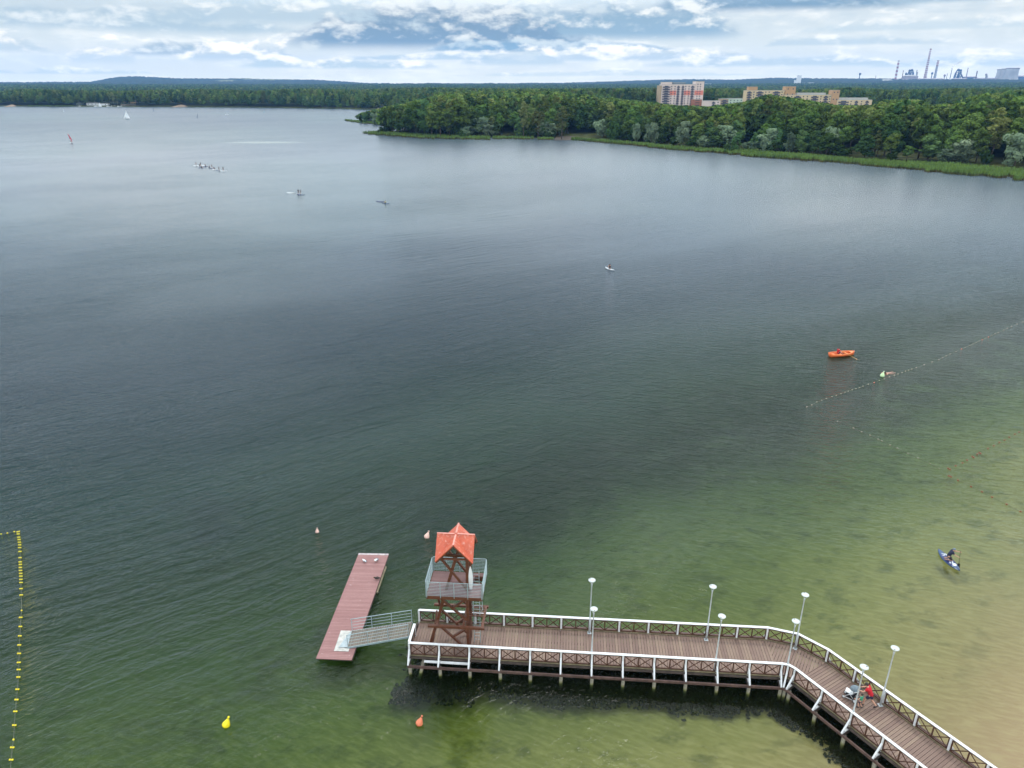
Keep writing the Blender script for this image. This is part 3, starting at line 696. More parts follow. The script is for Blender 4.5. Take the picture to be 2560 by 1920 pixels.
for (a, b_) in ((gA, hA), (gB, hB)):
    mb = MB(); up = Vector((0, 0, 1)); mb.beam(a-up*.07, b_-up*.07, .06, .13); obj('side_beam', mb, M['galv'], gw, world=True)
    mb = MB(); mb.tube([a+up*1.02, b_+up*1.02], .026, 8)
    for k in (.25, .5, .75): mb.tube([a+up*k, b_+up*k], .013, 6)
    for k in range(4): c_ = a.lerp(b_, .01+k*.327); mb.tube([c_-up*.05, c_+up*1.02], .022, 8)
    obj('railing', mb, M['galv'], gw, world=True)
fl = MB(); a, b_, c_, d_ = gA.copy(), gB.copy(), zz4(395, 845, ZPon+.035), zz4(318, 952, ZPon+.035)
up = Vector((0, 0, .015)); fl.add([d_, a, b_, c_, d_-up, a-up, b_-up, c_-up], [(0, 1, 2, 3), (7, 6, 5, 4), (0, 4, 5, 1), (1, 5, 6, 2), (2, 6, 7, 3), (3, 7, 4, 0)])
obj('ramp_flap', fl, M['flap'], gw, world=True)
# ================================================================== PEOPLE
def skin(name, V, Ed, m, parent=None, sub=1, extra=None):
    """continuous skinned surface from a skeleton: V = [(pos, radius)], Ed = edges; vertex 0 is the root"""
    bm = bmesh.new(); ly = bm.verts.layers.skin.verify(); vs = []
    for i, (p, r) in enumerate(V):
        v = bm.verts.new(p); rr = r if isinstance(r, tuple) else (r, r); v[ly].radius = rr; v[ly].use_root = (i == 0); vs.append(v)
    for a, b_ in Ed: bm.edges.new((vs[a], vs[b_]))
    me = bpy.data.meshes.new(name+'_skeleton'); bm.to_mesh(me); bm.free()
    o = bpy.data.objects.new(name, me); COL.objects.link(o)
    o.modifiers.new('skin', 'SKIN').use_smooth_shade = True
    if sub: s_ = o.modifiers.new('sub', 'SUBSURF'); s_.levels = sub; s_.render_levels = sub
    dgp = bpy.context.evaluated_depsgraph_get(); me2 = bpy.data.meshes.new_from_object(o.evaluated_get(dgp)); bpy.data.objects.remove(o); bpy.data.meshes.remove(me)
    if extra:
        b2 = bmesh.new(); b2.from_mesh(me2); tmp = extra.mesh('tmp', m, True); b2.from_mesh(tmp); b2.to_mesh(me2); b2.free(); bpy.data.meshes.remove(tmp)
    me2.name = name; me2.materials.clear(); me2.materials.append(m)
    me2.polygons.foreach_set('use_smooth', [True]*len(me2.polygons))
    o2 = bpy.data.objects.new(name, me2); COL.objects.link(o2); o2.parent = parent
    return o2
STAND = dict(pelvis=(0, 0, .94), spine=(0, 0, 1.16), chest=(0, 0, 1.34), neck=(0, .01, 1.50), head=(0, .03, 1.62), crown=(0, .02, 1.71),
             shl=(-.18, 0, 1.42), shr=(.18, 0, 1.42), ell=(-.24, -.02, 1.14), elr=(.24, -.02, 1.14), wrl=(-.25, .10, .92), wrr=(.25, .10, .92),
             hil=(-.095, 0, .88), hir=(.095, 0, .88), knl=(-.10, .03, .49), knr=(.10, .03, .49), anl=(-.10, -.01, .09), anr=(.10, -.01, .09), tol=(-.11, .15, .035), tor=(.11, .15, .035))
def hand(mb, wr, el, side, k=1.0, curl=.5):
    """palm continues the forearm; four fingers and a thumb leaving its side"""
    w = Vector(wr); d = (w-Vector(el)).normalized(); sx = d.cross(Vector((0, 0, 1)));  sx = sx.normalized() if sx.length > .1 else Vector((1, 0, 0)); up = sx.cross(d)
    mb.tube([w, w+d*.045*k, w+d*.09*k], [.026*k, .036*k, .032*k], 8)
    for i, ln in enumerate((.066, .078, .073, .056)):
        b = w+d*.085*k+sx*((i-1.5)*.019*k); mid = b+d*ln*.5*k-up*.006*k; tip = b+d*ln*(1-.35*curl)*k-up*ln*.6*curl*k
        mb.tube([b, mid, tip], [.0095*k, .0085*k, .0065*k], 6)
    b = w+d*.03*k+sx*(-.03*side*k); mb.tube([b, b+d*.03*k-sx*(.022*side*k), b+d*.062*k-sx*(.024*side*k)-up*.012*k], [.012*k, .010*k, .007*k], 6)
def person(label, loc, rz, pose=None, k=1.0, top='red', legs='navy', hairm='hair', sleeve=.6, shorts=.95, shoes='dark', group=None, cap=None, name='person', detail=True):
    J = dict(STAND); J.update(pose or {})
    J = {a: tuple(c*k for c in v) for a, v in J.items()}
    idx = ['pelvis', 'spine', 'chest', 'neck', 'head', 'crown', 'shl', 'shr', 'ell', 'elr', 'wrl', 'wrr', 'hil', 'hir', 'knl', 'knr', 'anl', 'anr', 'tol', 'tor']
    rad = dict(pelvis=(.14, .11), spine=(.125, .10), chest=(.15, .11), neck=.052, head=.098, crown=.07, shl=.06, shr=.06, ell=.043, elr=.043, wrl=.030, wrr=.030, hil=.098, hir=.098, knl=.062, knr=.062, anl=.042, anr=.042, tol=.035, tor=.035)
    I = {n: i for i, n in enumerate(idx)}
    sc = lambda r, q=1.0: tuple(c*k*q for c in r) if isinstance(r, tuple) else r*k*q
    Ed = [('pelvis', 'spine'), ('spine', 'chest'), ('chest', 'neck'), ('neck', 'head'), ('head', 'crown'), ('chest', 'shl'), ('chest', 'shr'), ('shl', 'ell'), ('shr', 'elr'), ('ell', 'wrl'), ('elr', 'wrr'),
          ('pelvis', 'hil'), ('pelvis', 'hir'), ('hil', 'knl'), ('hir', 'knr'), ('knl', 'anl'), ('knr', 'anr'), ('anl', 'tol'), ('anr', 'tor')]
    ex = MB()
    if detail:
        hand(ex, J['wrl'], J['ell'], 1, k); hand(ex, J['wrr'], J['elr'], -1, k)
        hd = Vector(J['head']); ax = (Vector(J['crown'])-Vector(J['neck'])).normalized(); fw = Vector((0, 1, 0))-ax*ax.y; fw.normalize(); sd = ax.cross(fw)
        ex.tube([hd+fw*.085*k+ax*.015*k, hd+fw*.118*k-ax*.012*k, hd+fw*.09*k-ax*.022*k], [.008*k, .015*k, .010*k], 6)      # nose
        ex.tube([hd+fw*.088*k-ax*.045*k-sd*.02*k, hd+fw*.093*k-ax*.045*k, hd+fw*.088*k-ax*.045*k+sd*.02*k], .007*k, 6)       # mouth
        for s_ in (-1, 1): ex.tube([hd+sd*s_*.09*k-ax*.02*k, hd+sd*s_*.105*k+ax*.025*k], [.012*k, .018*k], 6)                 # ears
    body = skin(name, [(J[n], sc(rad[n])) for n in idx], [(I[a], I[b_]) for a, b_ in Ed], M['skin'], None, 1, ex)
    body.location = loc; body.rotation_euler = (0, 0, rz); ORG[body.name] = Vector(loc); tag(body, label, 'person', group)
    lerp = lambda a, b_, t: tuple(Vector(J[a]).lerp(Vector(J[b_]), t))
    if top:
        V = [(lerp('pelvis', 'spine', -.42), sc((.185, .158))), (J['spine'], sc((.172, .145))), (J['chest'], sc((.20, .158))), (lerp('chest', 'neck', .75), sc(.085)), (J['shl'], sc(.096)), (J['shr'], sc(.096)), (lerp('shl', 'ell', sleeve), sc(.074)), (lerp('shr', 'elr', sleeve), sc(.074))]
        skin('shirt', V, [(0, 1), (1, 2), (2, 3), (2, 4), (2, 5), (4, 6), (5, 7)], M[top], body)
    if legs:
        V = [(J['pelvis'], sc((.158, .128))), (J['hil'], sc(.115)), (J['hir'], sc(.115)), (lerp('hil', 'knl', shorts), sc(.09)), (lerp('hir', 'knr', shorts), sc(.09)), (lerp('pelvis', 'spine', .25), sc((.145, .12)))]
        Ee = [(0, 1), (0, 2), (1, 3), (2, 4), (0, 5)]
        if shorts > 1:
            V[3] = (J['knl'], sc(.08)); V[4] = (J['knr'], sc(.08)); V += [(lerp('knl', 'anl', .95), sc(.058)), (lerp('knr', 'anr', .95), sc(.058))]; Ee += [(3, 6), (4, 7)]
        skin('trousers' if shorts > 1 else 'shorts', V, Ee, M[legs], body)
    hd, cr = Vector(J['head']), Vector(J['crown']); up = (cr-hd).normalized()
    mb = MB(); q = up.to_track_quat('Z', 'Y').to_matrix().to_4x4()
    mb.lathe([(.100*k, -.01*k), (.114*k, .03*k), (.112*k, .07*k), (.085*k, .115*k), (.03*k, .14*k)], 12, hd-Vector((0, .018*k, 0)), q)
    obj('cap' if cap else 'hair', mb, M[cap or hairm], body, True)
    if shoes and detail:
        for a, b_ in (('anl', 'tol'), ('anr', 'tor')):
            A, B = Vector(J[a]), Vector(J[b_]); mb = MB(); dn = Vector((0, 0, -.02*k)); dz = (B-A).normalized()
            mb.tube([A-dz*.06*k+dn, A+dz*.02*k+dn, B+dn*.2, B+dz*.06*k], [.045*k, .055*k, .048*k, .025*k], 8); obj('shoe', mb, M[shoes], body, True)
    return body
def z8(x, y, z=ZD): return at(2080+x*.09642, 1640+y*.09642, z)
man_at, fw_ = z8(915, 1300), z8(345, 1040)
wdir = (Vector((fw_.x, fw_.y))-Vector((man_at.x, man_at.y))).normalized(); wrz = math.atan2(-wdir.x, wdir.y)
mz = (man_at.x, man_at.y, ZD)
person('man in red t-shirt and navy shorts leaning forward to push a pushchair', mz, wrz, dict(pelvis=(0, -.06, .93), spine=(0, .06, 1.13), chest=(0, .16, 1.29), neck=(0, .25, 1.43), head=(0, .31, 1.53), crown=(0, .33, 1.62),
       shl=(-.18, .17, 1.36), shr=(.18, .17, 1.36), ell=(-.25, .36, 1.13), elr=(.25, .36, 1.13), wrl=(-.17, .58, 1.04), wrr=(.17, .58, 1.04),
       hil=(-.095, -.06, .88), hir=(.095, -.06, .88), knl=(-.10, .22, .55), knr=(.10, -.16, .48), anl=(-.10, .24, .10), anr=(.10, -.46, .20), tol=(-.11, .40, .04), tor=(.11, -.36, .06)), 1.0, 'red', 'navy', shorts=.85)
ch = z8(705, 1335)
person('small child in green t-shirt walking with one arm out beside the pushchair', (ch.x, ch.y, ZD), wrz-.2, dict(ell=(-.33, .14, 1.18), wrl=(-.42, .36, 1.12), knl=(-.10, .14, .50), anl=(-.10, .05, .10), tol=(-.11, .21, .04), anr=(.10, -.20, .13), tor=(.11, -.06, .05)), .62, 'green', 'navy', shorts=.8, sleeve=.5)
# pushchair, local +Y is forward
st = thing('pushchair', 'dark pushchair with round grey hood and white frame pushed along the pier', 'pushchair', (man_at.x+wdir.x*.98, man_at.y+wdir.y*.98, ZD), wrz)
wh = []
for (x, y, r) in ((-.27, -.30, .15), (.27, -.30, .15), (-.20, .36, .11), (.20, .36, .11)):
    mb = MB(); my = Matrix.Rotation(math.pi/2, 4, 'Y')
    n_ = 18; mb.tube([(x, y+r*.88*math.cos(6.2832*k/n_), r+r*.88*math.sin(6.2832*k/n_)) for k in range(n_+1)], r*.13, 6, False)
    w_ = obj('wheel', mb, M['dark'], st, True)
    mb = MB().lathe([(r*.62, -.012), (r*.70, 0), (r*.62, .012)], 16, (x, y, r), my); obj('rim', mb, M['whiteboard'], w_)
fm = MB()
for x in (-.22, .22):
    fm.tube([(x*1.2, -.30, .16), (x, .08, .50), (x, -.42, .98)], .018, 8); fm.tube([(x*.9, .36, .14), (x, .05, .48), (x, -.12, .62)], .018, 8); fm.tube([(x*1.2, -.30, .16), (x*.9, .36, .13)], .014, 6)
obj('frame', fm, M['whiteboard'], st, True)
obj('handle', MB().tube([(-.22, -.42, .98), (0, -.45, 1.0), (.22, -.42, .98)], .02, 8), M['dark'], st, True)
sm = MB(); sm.add([(-.19, .28, .44), (.19, .28, .44), (.19, -.08, .40), (-.19, -.08, .40), (-.19, -.30, .80), (.19, -.30, .80), (.19, .30, .28), (-.19, .30, .28), (-.19, -.14, .30), (.19, -.14, .30), (.19, -.36, .74), (-.19, -.36, .74)],
       [(0, 1, 2, 3), (3, 2, 5, 4), (7, 8, 9, 6), (8, 11, 10, 9), (0, 7, 6, 1), (4, 5, 10, 11), (0, 3, 8, 7), (1, 6, 9, 2), (3, 4, 11, 8), (2, 9, 10, 5)]); obj('seat', sm, M['black'], st)
hm = MB(); vs = []
for i in range(9):
    a = math.pi*i/8
    for j in range(7): b_ = R(-5+j*25); vs.append((-.23*math.cos(a), -.20+.36*math.sin(a)*math.cos(b_), .68+.33*math.sin(a)*math.sin(b_)+.10))
hm.add(vs, [(i*7+j, i*7+j+1, i*7+j+8, i*7+j+7) for i in range(8) for j in range(6)])
ho = obj('hood', hm, M['greyc'], st, True); sf = ho.modifiers.new('solid', 'SOLIDIFY'); sf.thickness = .012
obj('blanket', MB().box((0, .14, .50), (.34, .42, .06), 0, None, Matrix.Rotation(R(8), 4, 'X')), M['whiteboard'], st)
obj('basket', MB().box((0, .02, .24), (.36, .46, .14)), M['dark'], st)
# ================================================================== BOATS AND BOARDS
def lens(L, W, n=18, p=.75, tail=.0):
    top = [(-W/2*max(0.0, math.sin(math.pi*(tail+(1-tail)*i/n)))**p, -L/2+L*i/n) for i in range(n+1)]
    return top
def board_mesh(L, W, th, n=18, rocker=.10):
    mb = MB(); e = lens(L, W, n); vs = []; fs = []
    for (x, y) in e:
        z = rocker*(abs(y)/(L/2))**3; x = min(x, -.004)
        vs += [(x*.8, y, z-.0), (x, y, z+th*.5), (x*.86, y, z+th), (-x*.86, y, z+th), (-x, y, z+th*.5), (-x*.8, y, z)]
    for i in range(n):
        for j in range(6): fs.append((i*6+j, i*6+(j+1) % 6, i*6+6+(j+1) % 6, i*6+6+j)[::-1])
    fs += [tuple(range(6)), tuple(range(n*6+5, n*6-1, -1))]
    return mb.add(vs, fs)
# rowing boat
bp, bq = at(2073, 892, 0), at(2136, 886, 0)
bl = (bq-bp); brz = math.atan2(-bl.x, bl.y)
bt = thing('rowing_boat', 'small orange rowing boat on the open water with one rower', 'rowing boat', tuple((bp+bq)/2), brz)
Lb, Wb = 3.9, 1.35; ns = 14; vs = []; fs = []
for i in range(ns+1):
    t = i/ns; y = -Lb/2+Lb*t
    w = Wb/2*(1-.35*(1-min(1, t/.45))**2 if t < .45 else max(.02, 1-((t-.45)/.55)**2.2)); sh = .42+.16*abs(t-.42)**1.6*2
    for (a, zf) in ((-1, 1), (-.92, .55), (-.6, .06), (0, -.12), (.6, .06), (.92, .55), (1, 1)): vs.append((a*w, y, sh*zf if zf > 0 else zf*(1 if t < .9 else .3)))
for i in range(ns):
    for j in range(6): fs.append((i*7+j, i*7+j+1, i*7+j+8, i*7+j+7))
fs.append(tuple(range(6, -1, -1)))
hullm = MB(); hullm.add(vs, fs); h_ = obj('hull', hullm, M['boat'], bt, True); sf = h_.modifiers.new('solid', 'SOLIDIFY'); sf.thickness = .04; sf.offset = -1
gm = MB()
for s_ in (0, 6): gm.tube([Vector(vs[i*7+s_])+Vector((0, 0, .01)) for i in range(ns+1)], .035, 6)
obj('gunwale', gm, M['boatin'], bt, True)
for y_, w_ in ((-1.35, .98), (-.35, 1.16), (.65, 1.12)): obj('thwart', MB().box((0, y_, .30), (w_, .24, .04)), M['boatin'], bt)
obj('bow_deck', MB().add([(-.46, 1.25, .47), (.46, 1.25, .47), (0, 1.86, .53), (-.46, 1.25, .43), (.46, 1.25, .43), (0, 1.86, .49)], [(0, 1, 2), (5, 4, 3), (0, 3, 4, 1), (1, 4, 5, 2), (2, 5, 3, 0)]), M['boatin'], bt)
SIT = dict(pelvis=(0, 0, .10), spine=(0, -.04, .33), chest=(0, .02, .52), neck=(0, .06, .68), head=(0, .09, .80), crown=(0, .09, .89), shl=(-.18, .03, .60), shr=(.18, .03, .60), ell=(-.24, .20, .38), elr=(.24, .20, .38), wrl=(-.22, .42, .40), wrr=(.22, .42, .40),
           hil=(-.10, .02, .08), hir=(.10, .02, .08), knl=(-.14, .42, .22), knr=(.14, .42, .22), anl=(-.13, .72, -.05), anr=(.13, .72, -.05), tol=(-.13, .84, .02), tor=(.13, .84, .02))
mw = Matrix.Translation(bt.location) @ Matrix.Rotation(brz, 4, 'Z')
person('rower in red sitting in the orange rowing boat', tuple(mw @ Vector((0, -.75, .36))), brz, SIT, 1.0, 'red', 'navy', sleeve=.95)
def oar(p0, p1, label, name='oar'):
    p0, p1 = Vector(p0), Vector(p1); d = (p1-p0).normalized(); mb = MB(); L = (p1-p0).length
    t = thing(name, label, name, tuple(p0)); mb.tube([p0, p1], [.03, .024], 8); obj('shaft', mb, M['oar'], t, world=True)
    bl_ = MB(); bl_.beam(p1-d*.02, p1+d*.55, .15, .03); obj('blade', bl_, M['oar'], t, world=True)
sd = Matrix.Rotation(brz, 3, 'Z')
oar(mw @ Vector((.20, -.33, .80)), mw @ Vector((1.75, 1.05, .03)), 'varnished oar on the near side of the orange rowing boat')
oar(mw @ Vector((-.20, -.33, .80)), mw @ Vector((-1.65, 1.05, .03)), 'varnished oar on the far side of the orange rowing boat')
# blue board with a kneeling paddler, near right
def z5(x, y, z=0): return at(2300+x*.0723, 1340+y*.0723, z)
k0, k1 = z5(620, 490, .1), z5(1365, 1225, .1); kd = k1-k0; krz = math.atan2(-kd.x, kd.y); Lk = kd.length
kb = thing('paddle_board', 'blue paddle board with white curved markings in the shallow green water', 'paddle board', tuple((k0+k1)/2-Vector((0, 0, .07))), krz)
obj('board', board_mesh(Lk, .82, .14, 22, .10), M['blueboard2'], kb, True)
def topshape(name, poly, z, m, th=.006):
    mb = MB(); mb.prism(poly, z, z+th); return obj(name, mb, m, kb)
e_ = lens(Lk, .72, 22); pad = [(x, y) for x, y in e_ if abs(y) < Lk*.44]; pad = pad+[(-x, y) for x, y in reversed(pad)]
pp = [(x, y) for x, y in pad][::-1]
topshape('deck_pad', pp, .143, M['blueboard'], .012)
def arc(cx, cy, r, a0, a1, w, n=10, ey=1.0):
    o_ = [(cx+(r+w/2)*math.cos(a), cy+(r+w/2)*math.sin(a)*ey) for a in np.linspace(a0, a1, n)]
    i_ = [(cx+(r-w/2)*math.cos(a), cy+(r-w/2)*math.sin(a)*ey) for a in np.linspace(a1, a0, n)]
    return o_, i_
def arcshape(name, cx, cy, r, a0, a1, w, ey=1.0):
    o_, i_ = arc(cx, cy, r, a0, a1, w, 12, ey); i_ = i_[::-1]; mb = MB()
    for k in range(11): mb.prism([o_[k], o_[k+1], i_[k+1], i_[k]], .156, .161)
    obj(name, mb, M['whiteboard'], kb)
arcshape('stripe', .40, -.62, .62, R(125), R(235), .06, 1.25); arcshape('mark', .05, -.72, .13, R(40), R(300), .05)
topshape('nose_mark', [(-.06, -1.32), (.10, -1.30), (.02, -1.14)], .156, M['whiteboard'])
topshape('mark', [(-.20, .22), (-.06, .30), (-.02, .44), (-.14, .40)], .156, M['whiteboard']); topshape('mark', [(.04, .22), (.09, .24), (.14, .42), (.22, .36), (.24, .42), (.10, .50)], .156, M['whiteboard'])
topshape('tail_patch', [(-.22, .52), (.05, .50), (.10, .72), (-.04, .86), (-.20, .74)], .156, M['whiteboard']); topshape('tail_patch', [(.16, .80), (.24, .80), (.17, 1.20), (.04, 1.42), (.08, 1.1)], .156, M['whiteboard'])
topshape('tail_band', [(-.06, .90), (.10, .78), (.14, .92), (.0, 1.15), (-.12, 1.05)], .156, M['blueboard2'])
KN = dict(pelvis=(0, -.10, .36), spine=(0, .0, .56), chest=(0, .10, .74), neck=(0, .17, .89), head=(0, .21, 1.01), crown=(0, .22, 1.10), shl=(-.18, .11, .82), shr=(.18, .11, .82), ell=(-.20, .38, .78), elr=(.26, .30, .66), wrl=(-.10, .62, .84), wrr=(.14, .58, .50),
          hil=(-.11, -.08, .33), hir=(.11, -.08, .33), knl=(-.15, .24, .08), knr=(.15, .24, .08), anl=(-.13, -.16, .07), anr=(.13, -.16, .07), tol=(-.12, -.32, .05), tor=(.12, -.32, .05))
kw = Matrix.Translation(kb.location) @ Matrix.Rotation(krz, 4, 'Z')
person('paddler in dark clothes and cap kneeling on the blue paddle board', tuple(kw @ Vector((0, -.02, .155))), R(-112), KN, 1.02, 'navy', 'black', cap='greyc', shoes=None, sleeve=.7)
m2 = Matrix.Translation(kw @ Vector((0, -.02, .155))) @ Matrix.Rotation(R(-112), 4, 'Z')
def paddle(p0, p1, label, m='black'):
    p0, p1 = Vector(p0), Vector(p1); d = (p1-p0).normalized(); t = thing('paddle', label, 'paddle', tuple(p1))
    obj('shaft', MB().tube([p0, p1], .016, 8), M[m], t, world=True); obj('blade', MB().beam(p1-d*.01, p1+d*.40, .19, .02), M[m], t, world=True)
paddle(m2 @ Vector((-.10, .66, 1.02)), m2 @ Vector((.22, .72, -.05)), 'paddle held by the kneeling paddler on the blue board')
# far paddlers: board and person pairs
proto = {}
def far_board(loc, rz, label, colr='whiteboard', group='paddle boards out on the lake'):
    if colr not in proto:
        o = single('paddle_board', board_mesh(3.2, .8, .14, 14, .16), M[colr], label, 'paddle board', group, (0, 0, 0), True); proto[colr] = o
    else: o = dup(proto[colr], None, None, label, group)
    o.location = loc; o.rotation_euler = (0, 0, rz); return o
def far_person(loc, rz, label, pose='stand', top='black', group='paddlers out on the lake'):
    key = (pose, top)
    if key not in proto:
        P = dict(stand=dict(ell=(-.28, .16, 1.16), elr=(.25, .18, 1.10), wrl=(-.10, .34, 1.22), wrr=(.12, .38, .95), knl=(-.14, .08, .50), knr=(.14, .08, .50), anl=(-.16, 0, .09), anr=(.16, 0, .09), tol=(-.17, .15, .035), tor=(.17, .15, .035)), kneel=KN, sit=SIT)[pose]
        proto[key] = person(label, loc, rz, P, 1.0, top, 'black', shorts=.9, group=group); return proto[key]
    return dup(proto[key], loc, rz, label, group)
def z2(x, y): return at(460+x*.0633, 390+y*.0633, 0)
UP = Vector((0, 0, .13))
def pair(q, rz, pl, bl_, pose='stand', col='whiteboard', top='black'):
    far_board(tuple(q-Vector((0, 0, .03))), rz, bl_, col); far_person(tuple(q+UP), rz+random.uniform(-.4, .4), pl, pose, top)
pair(z2(490, 395), R(80), 'standing paddler at the left end of the distant row of paddle boarders', 'white board at the left end of the distant row of paddle boarders')
pair(z2(628, 425), R(30), 'left one of two dark paddlers close together in the distant row', 'dark board under the left of two close paddlers in the distant row', 'kneel', 'blueboard')
pair(z2(672, 405), R(95), 'right one of two dark paddlers close together in the distant row', 'light board under the right of two close paddlers in the distant row')
far_board(tuple(z2(760, 380)), R(70), 'empty-looking white board right of the two close distant paddlers')
pair(z2(700, 478), R(-60), 'low dark paddler nearest to the viewer in the left part of the distant row', 'dark board nearest to the viewer in the left part of the distant row', 'sit', 'blueboard')
pair(z2(855, 422), R(60), 'kneeling paddler right of the empty white board in the distant row', 'dark board right of the empty white board in the distant row', 'kneel', 'blueboard')
pair(z2(1008, 470), R(20), 'small low paddler in the middle of the distant row', 'short dark board in the middle of the distant row', 'sit', 'blueboard')
pair(z2(1115, 495), R(75), 'standing paddler just right of the middle of the distant row', 'dark board just right of the middle of the distant row', 'stand', 'blueboard')
pair(z2(1205, 535), R(60), 'faint kneeling paddler third from the right end of the distant row', 'white board third from the right end of the distant row', 'kneel')
pair(z2(1395, 590), R(80), 'standing paddler second from the right end of the distant row', 'grey-blue board second from the right end of the distant row', 'stand', 'blueboard2')
pair(z2(1560, 600), R(85), 'tall dark standing paddler at the right end of the distant row', 'bright white board at the right end of the distant row')
def z3(x, y): return at(690+x*.1401, 460+y*.1401, 0)
far_board(tuple(z3(265, 165)), R(80), 'white board floating alone left of two standing paddlers')
pair(z3(403, 190), R(20), 'left one of two standing paddlers beside a lone white board', 'dark board under the left of two standing paddlers', 'stand', 'blueboard', 'navy')
pair(z3(445, 195), R(75), 'right one of two standing paddlers beside a lone white board', 'pale board under the right of two standing paddlers', 'stand', 'blueboard2', 'navy')
far_board(tuple(z3(1855, 318)), R(65), 'dark board floating left of a seated paddler in pale clothes', 'blueboard')
pair(z3(1955, 350), R(60), 'seated paddler in pale clothes beside a floating dark board', 'blue-grey board under the seated paddler in pale clothes', 'sit', 'blueboard2', 'paleyel')
a, b_ = at(1515.7, 671, 0), at(1533.4, 677, 0)
far_board(tuple((a+b_)/2), math.atan2(-(b_-a).x, (b_-a).y), 'pale grey paddle board alone in the middle of the lake under a kneeling paddler', 'palegrey')
qk = (a+b_)/2+UP; far_person(tuple(qk), R(150), 'dark paddler kneeling alone on a pale board in the middle of the lake', 'kneel')
paddle(qk+Vector((.25, .2, 1.1)), qk+Vector((-.9, .3, -.1)), 'dark paddle of the lone paddler in the middle of the lake')
# windsurfer
wq = at(178, 357, 0); ws = thing('windsurf_board', 'windsurf board with a pink and white sail far out on the left', 'windsurf board', tuple(wq), R(70))
obj('board', board_mesh(3.0, .8, .14, 14, .14), M['whiteboard'], ws, True)
mb = MB(); mb.tube([(0, .15, .12), (-.25, .35, 2.5), (-.95, .30, 5.6)], [.04, .035, .02], 6); obj('mast', mb, M['dark'], ws)
def sail(pts, name, m, par, depth=.12):
    mb = MB(); n = len(pts); vs = [Vector(p) for p in pts]; c = sum(vs, Vector())/n; nn = (vs[1]-vs[0]).cross(vs[2]-vs[0]).normalized()
    c1 = c+nn*depth; mb.add(vs+[c1, ]+[v-nn*.02 for v in vs]+[c1-nn*.02], [(i, (i+1) % n, n) for i in range(n)]+[(n+1+(i+1) % n, n+1+i, 2*n+1) for i in range(n)]+[(i, n+1+i, n+1+(i+1) % n, (i+1) % n) for i in range(n)])
    return obj(name, mb, m, par)
mp = mat('pink_sail', (.72, .10, .14), .6, .2, 2); mp2 = mat('pale_pink_sail', (.75, .42, .45), .6, .2, 2)
sail([(-.02, .2, 2.2), (-.30, .36, 3.2), (-.95, .30, 6.0), (-1.2, -.8, 5.2), (-1.1, -1.9, 3.4), (-.7, -2.2, 2.0)], 'sail', mp, ws)
sail([(0, .17, .5), (-.02, .22, 2.15), (-.7, -2.18, 1.95), (-.4, -2.3, 1.1)], 'sail_foot', mp2, ws)
far_person(tuple(wq+Vector((.75, -.35, .12))), R(100), 'windsurfer in dark wetsuit holding the pink sail far left', 'stand', 'black', None)
# sailing yachts
def yacht(q, rz, label, cat='sailing boat', k=1.0, sails=True, group=None, name='sailing_boat', mastk=1.0):
    t = thing(name, label, cat, tuple(q), rz, group)
    vs = []; fs = []; L, W = 7.0*k, 2.3*k
    for i in range(13):
        s_ = i/12; y = -L/2+L*s_; w = W/2*(.72+.28*math.sin(s_*math.pi*.8)) if s_ < .5 else W/2*max(.02, 1-((s_-.5)/.5)**2)
        for a_, z_ in ((-1, .9), (-.9, .35), (0, -.3), (.9, .35), (1, .9)): vs.append((a_*w, y, z_*k*(1+.15*s_)))
    for i in range(12):
        for j in range(4): fs.append((i*5+j, i*5+j+1, i*5+j+6, i*5+j+5))
        fs.append((i*5+4, i*5, i*5+5, i*5+9))
    fs.append((4, 3, 2, 1, 0))
    obj('hull', MB().add(vs, fs), M['whiteboard'], t, True)
    obj('cabin', MB().box((0, .3*k, 1.15*k), (1.3*k, 2.4*k, .5*k)), M['white'], t)
    obj('mast', MB().tube([(0, .8*k, .9*k), (0, .8*k, 9.6*k*mastk)], .07*k, 6), M['lamp'], t)
    if sails:
        sail([(0, .72*k, 1.7*k), (0, .76*k, 9.4*k), (-.15*k, -2.6*k, 1.7*k)], 'mainsail', M['whiteboard'], t, .2); sail([(0, 3.4*k, 1.2*k), (.1*k, .95*k, 1.5*k), (0, .9*k, 8.0*k)], 'foresail', M['whiteboard'], t, .2)
    return t
yacht(at(317, 297, 0), R(-75), 'white sailing yacht under full white sails near the far shore', k=.95)
yacht(at(250.5, 267, 0), R(-60), 'small white sail close to the long white boathouse on the far shore', k=.75)
mot = yacht(at(567, 287, 0), R(95), 'tiny low open boat far out right of the white yacht', 'boat', .55, False, name='open_boat', mastk=.2)
for i, (px, py) in enumerate(((279, 266.5), (287, 266.2), (296, 267), (304, 266.5), (311, 266), (240, 266.8), (199, 266.5), (270, 267))):
    yacht(at(px, py, 0), R(random.uniform(-180, 180)), 'moored white boat with bare mast in front of the far shore boathouses', 'sailing boat', random.uniform(.7, 1.0), False, 'boats moored at the far marina')
def spar(px, py, h, m, label, tilt=0.0):
    q = at(px, py, 0); t = thing('marker_buoy', label, 'buoy', tuple(q)); d = Vector((tilt, 0, 1)).normalized()
    obj('body', MB().lathe([(.2, -.4), (.55, .0), (.55, .5), (.2, .8)], 10), m, t, True); obj('spar', MB().tube([Vector((0, 0, .6)), d*h], [.22, .14], 8), m, t); obj('topmark', MB().lathe([(.05, h-.9), (.42, h-.8), (.1, h+.1)], 8, (tilt*h, 0, 0)), m, t)
mdk = mat('dark_blue_buoy', (.03, .06, .12), .6, .2); mtl = mat('teal_buoy', (.03, .15, .22), .6, .2)
spar(159, 279, 4.2, M['lamp'], 'grey spar buoy at far left in front of the far shore trees'); spar(384, 278, 5.2, mdk, 'dark upright spar buoy right of the white yacht')
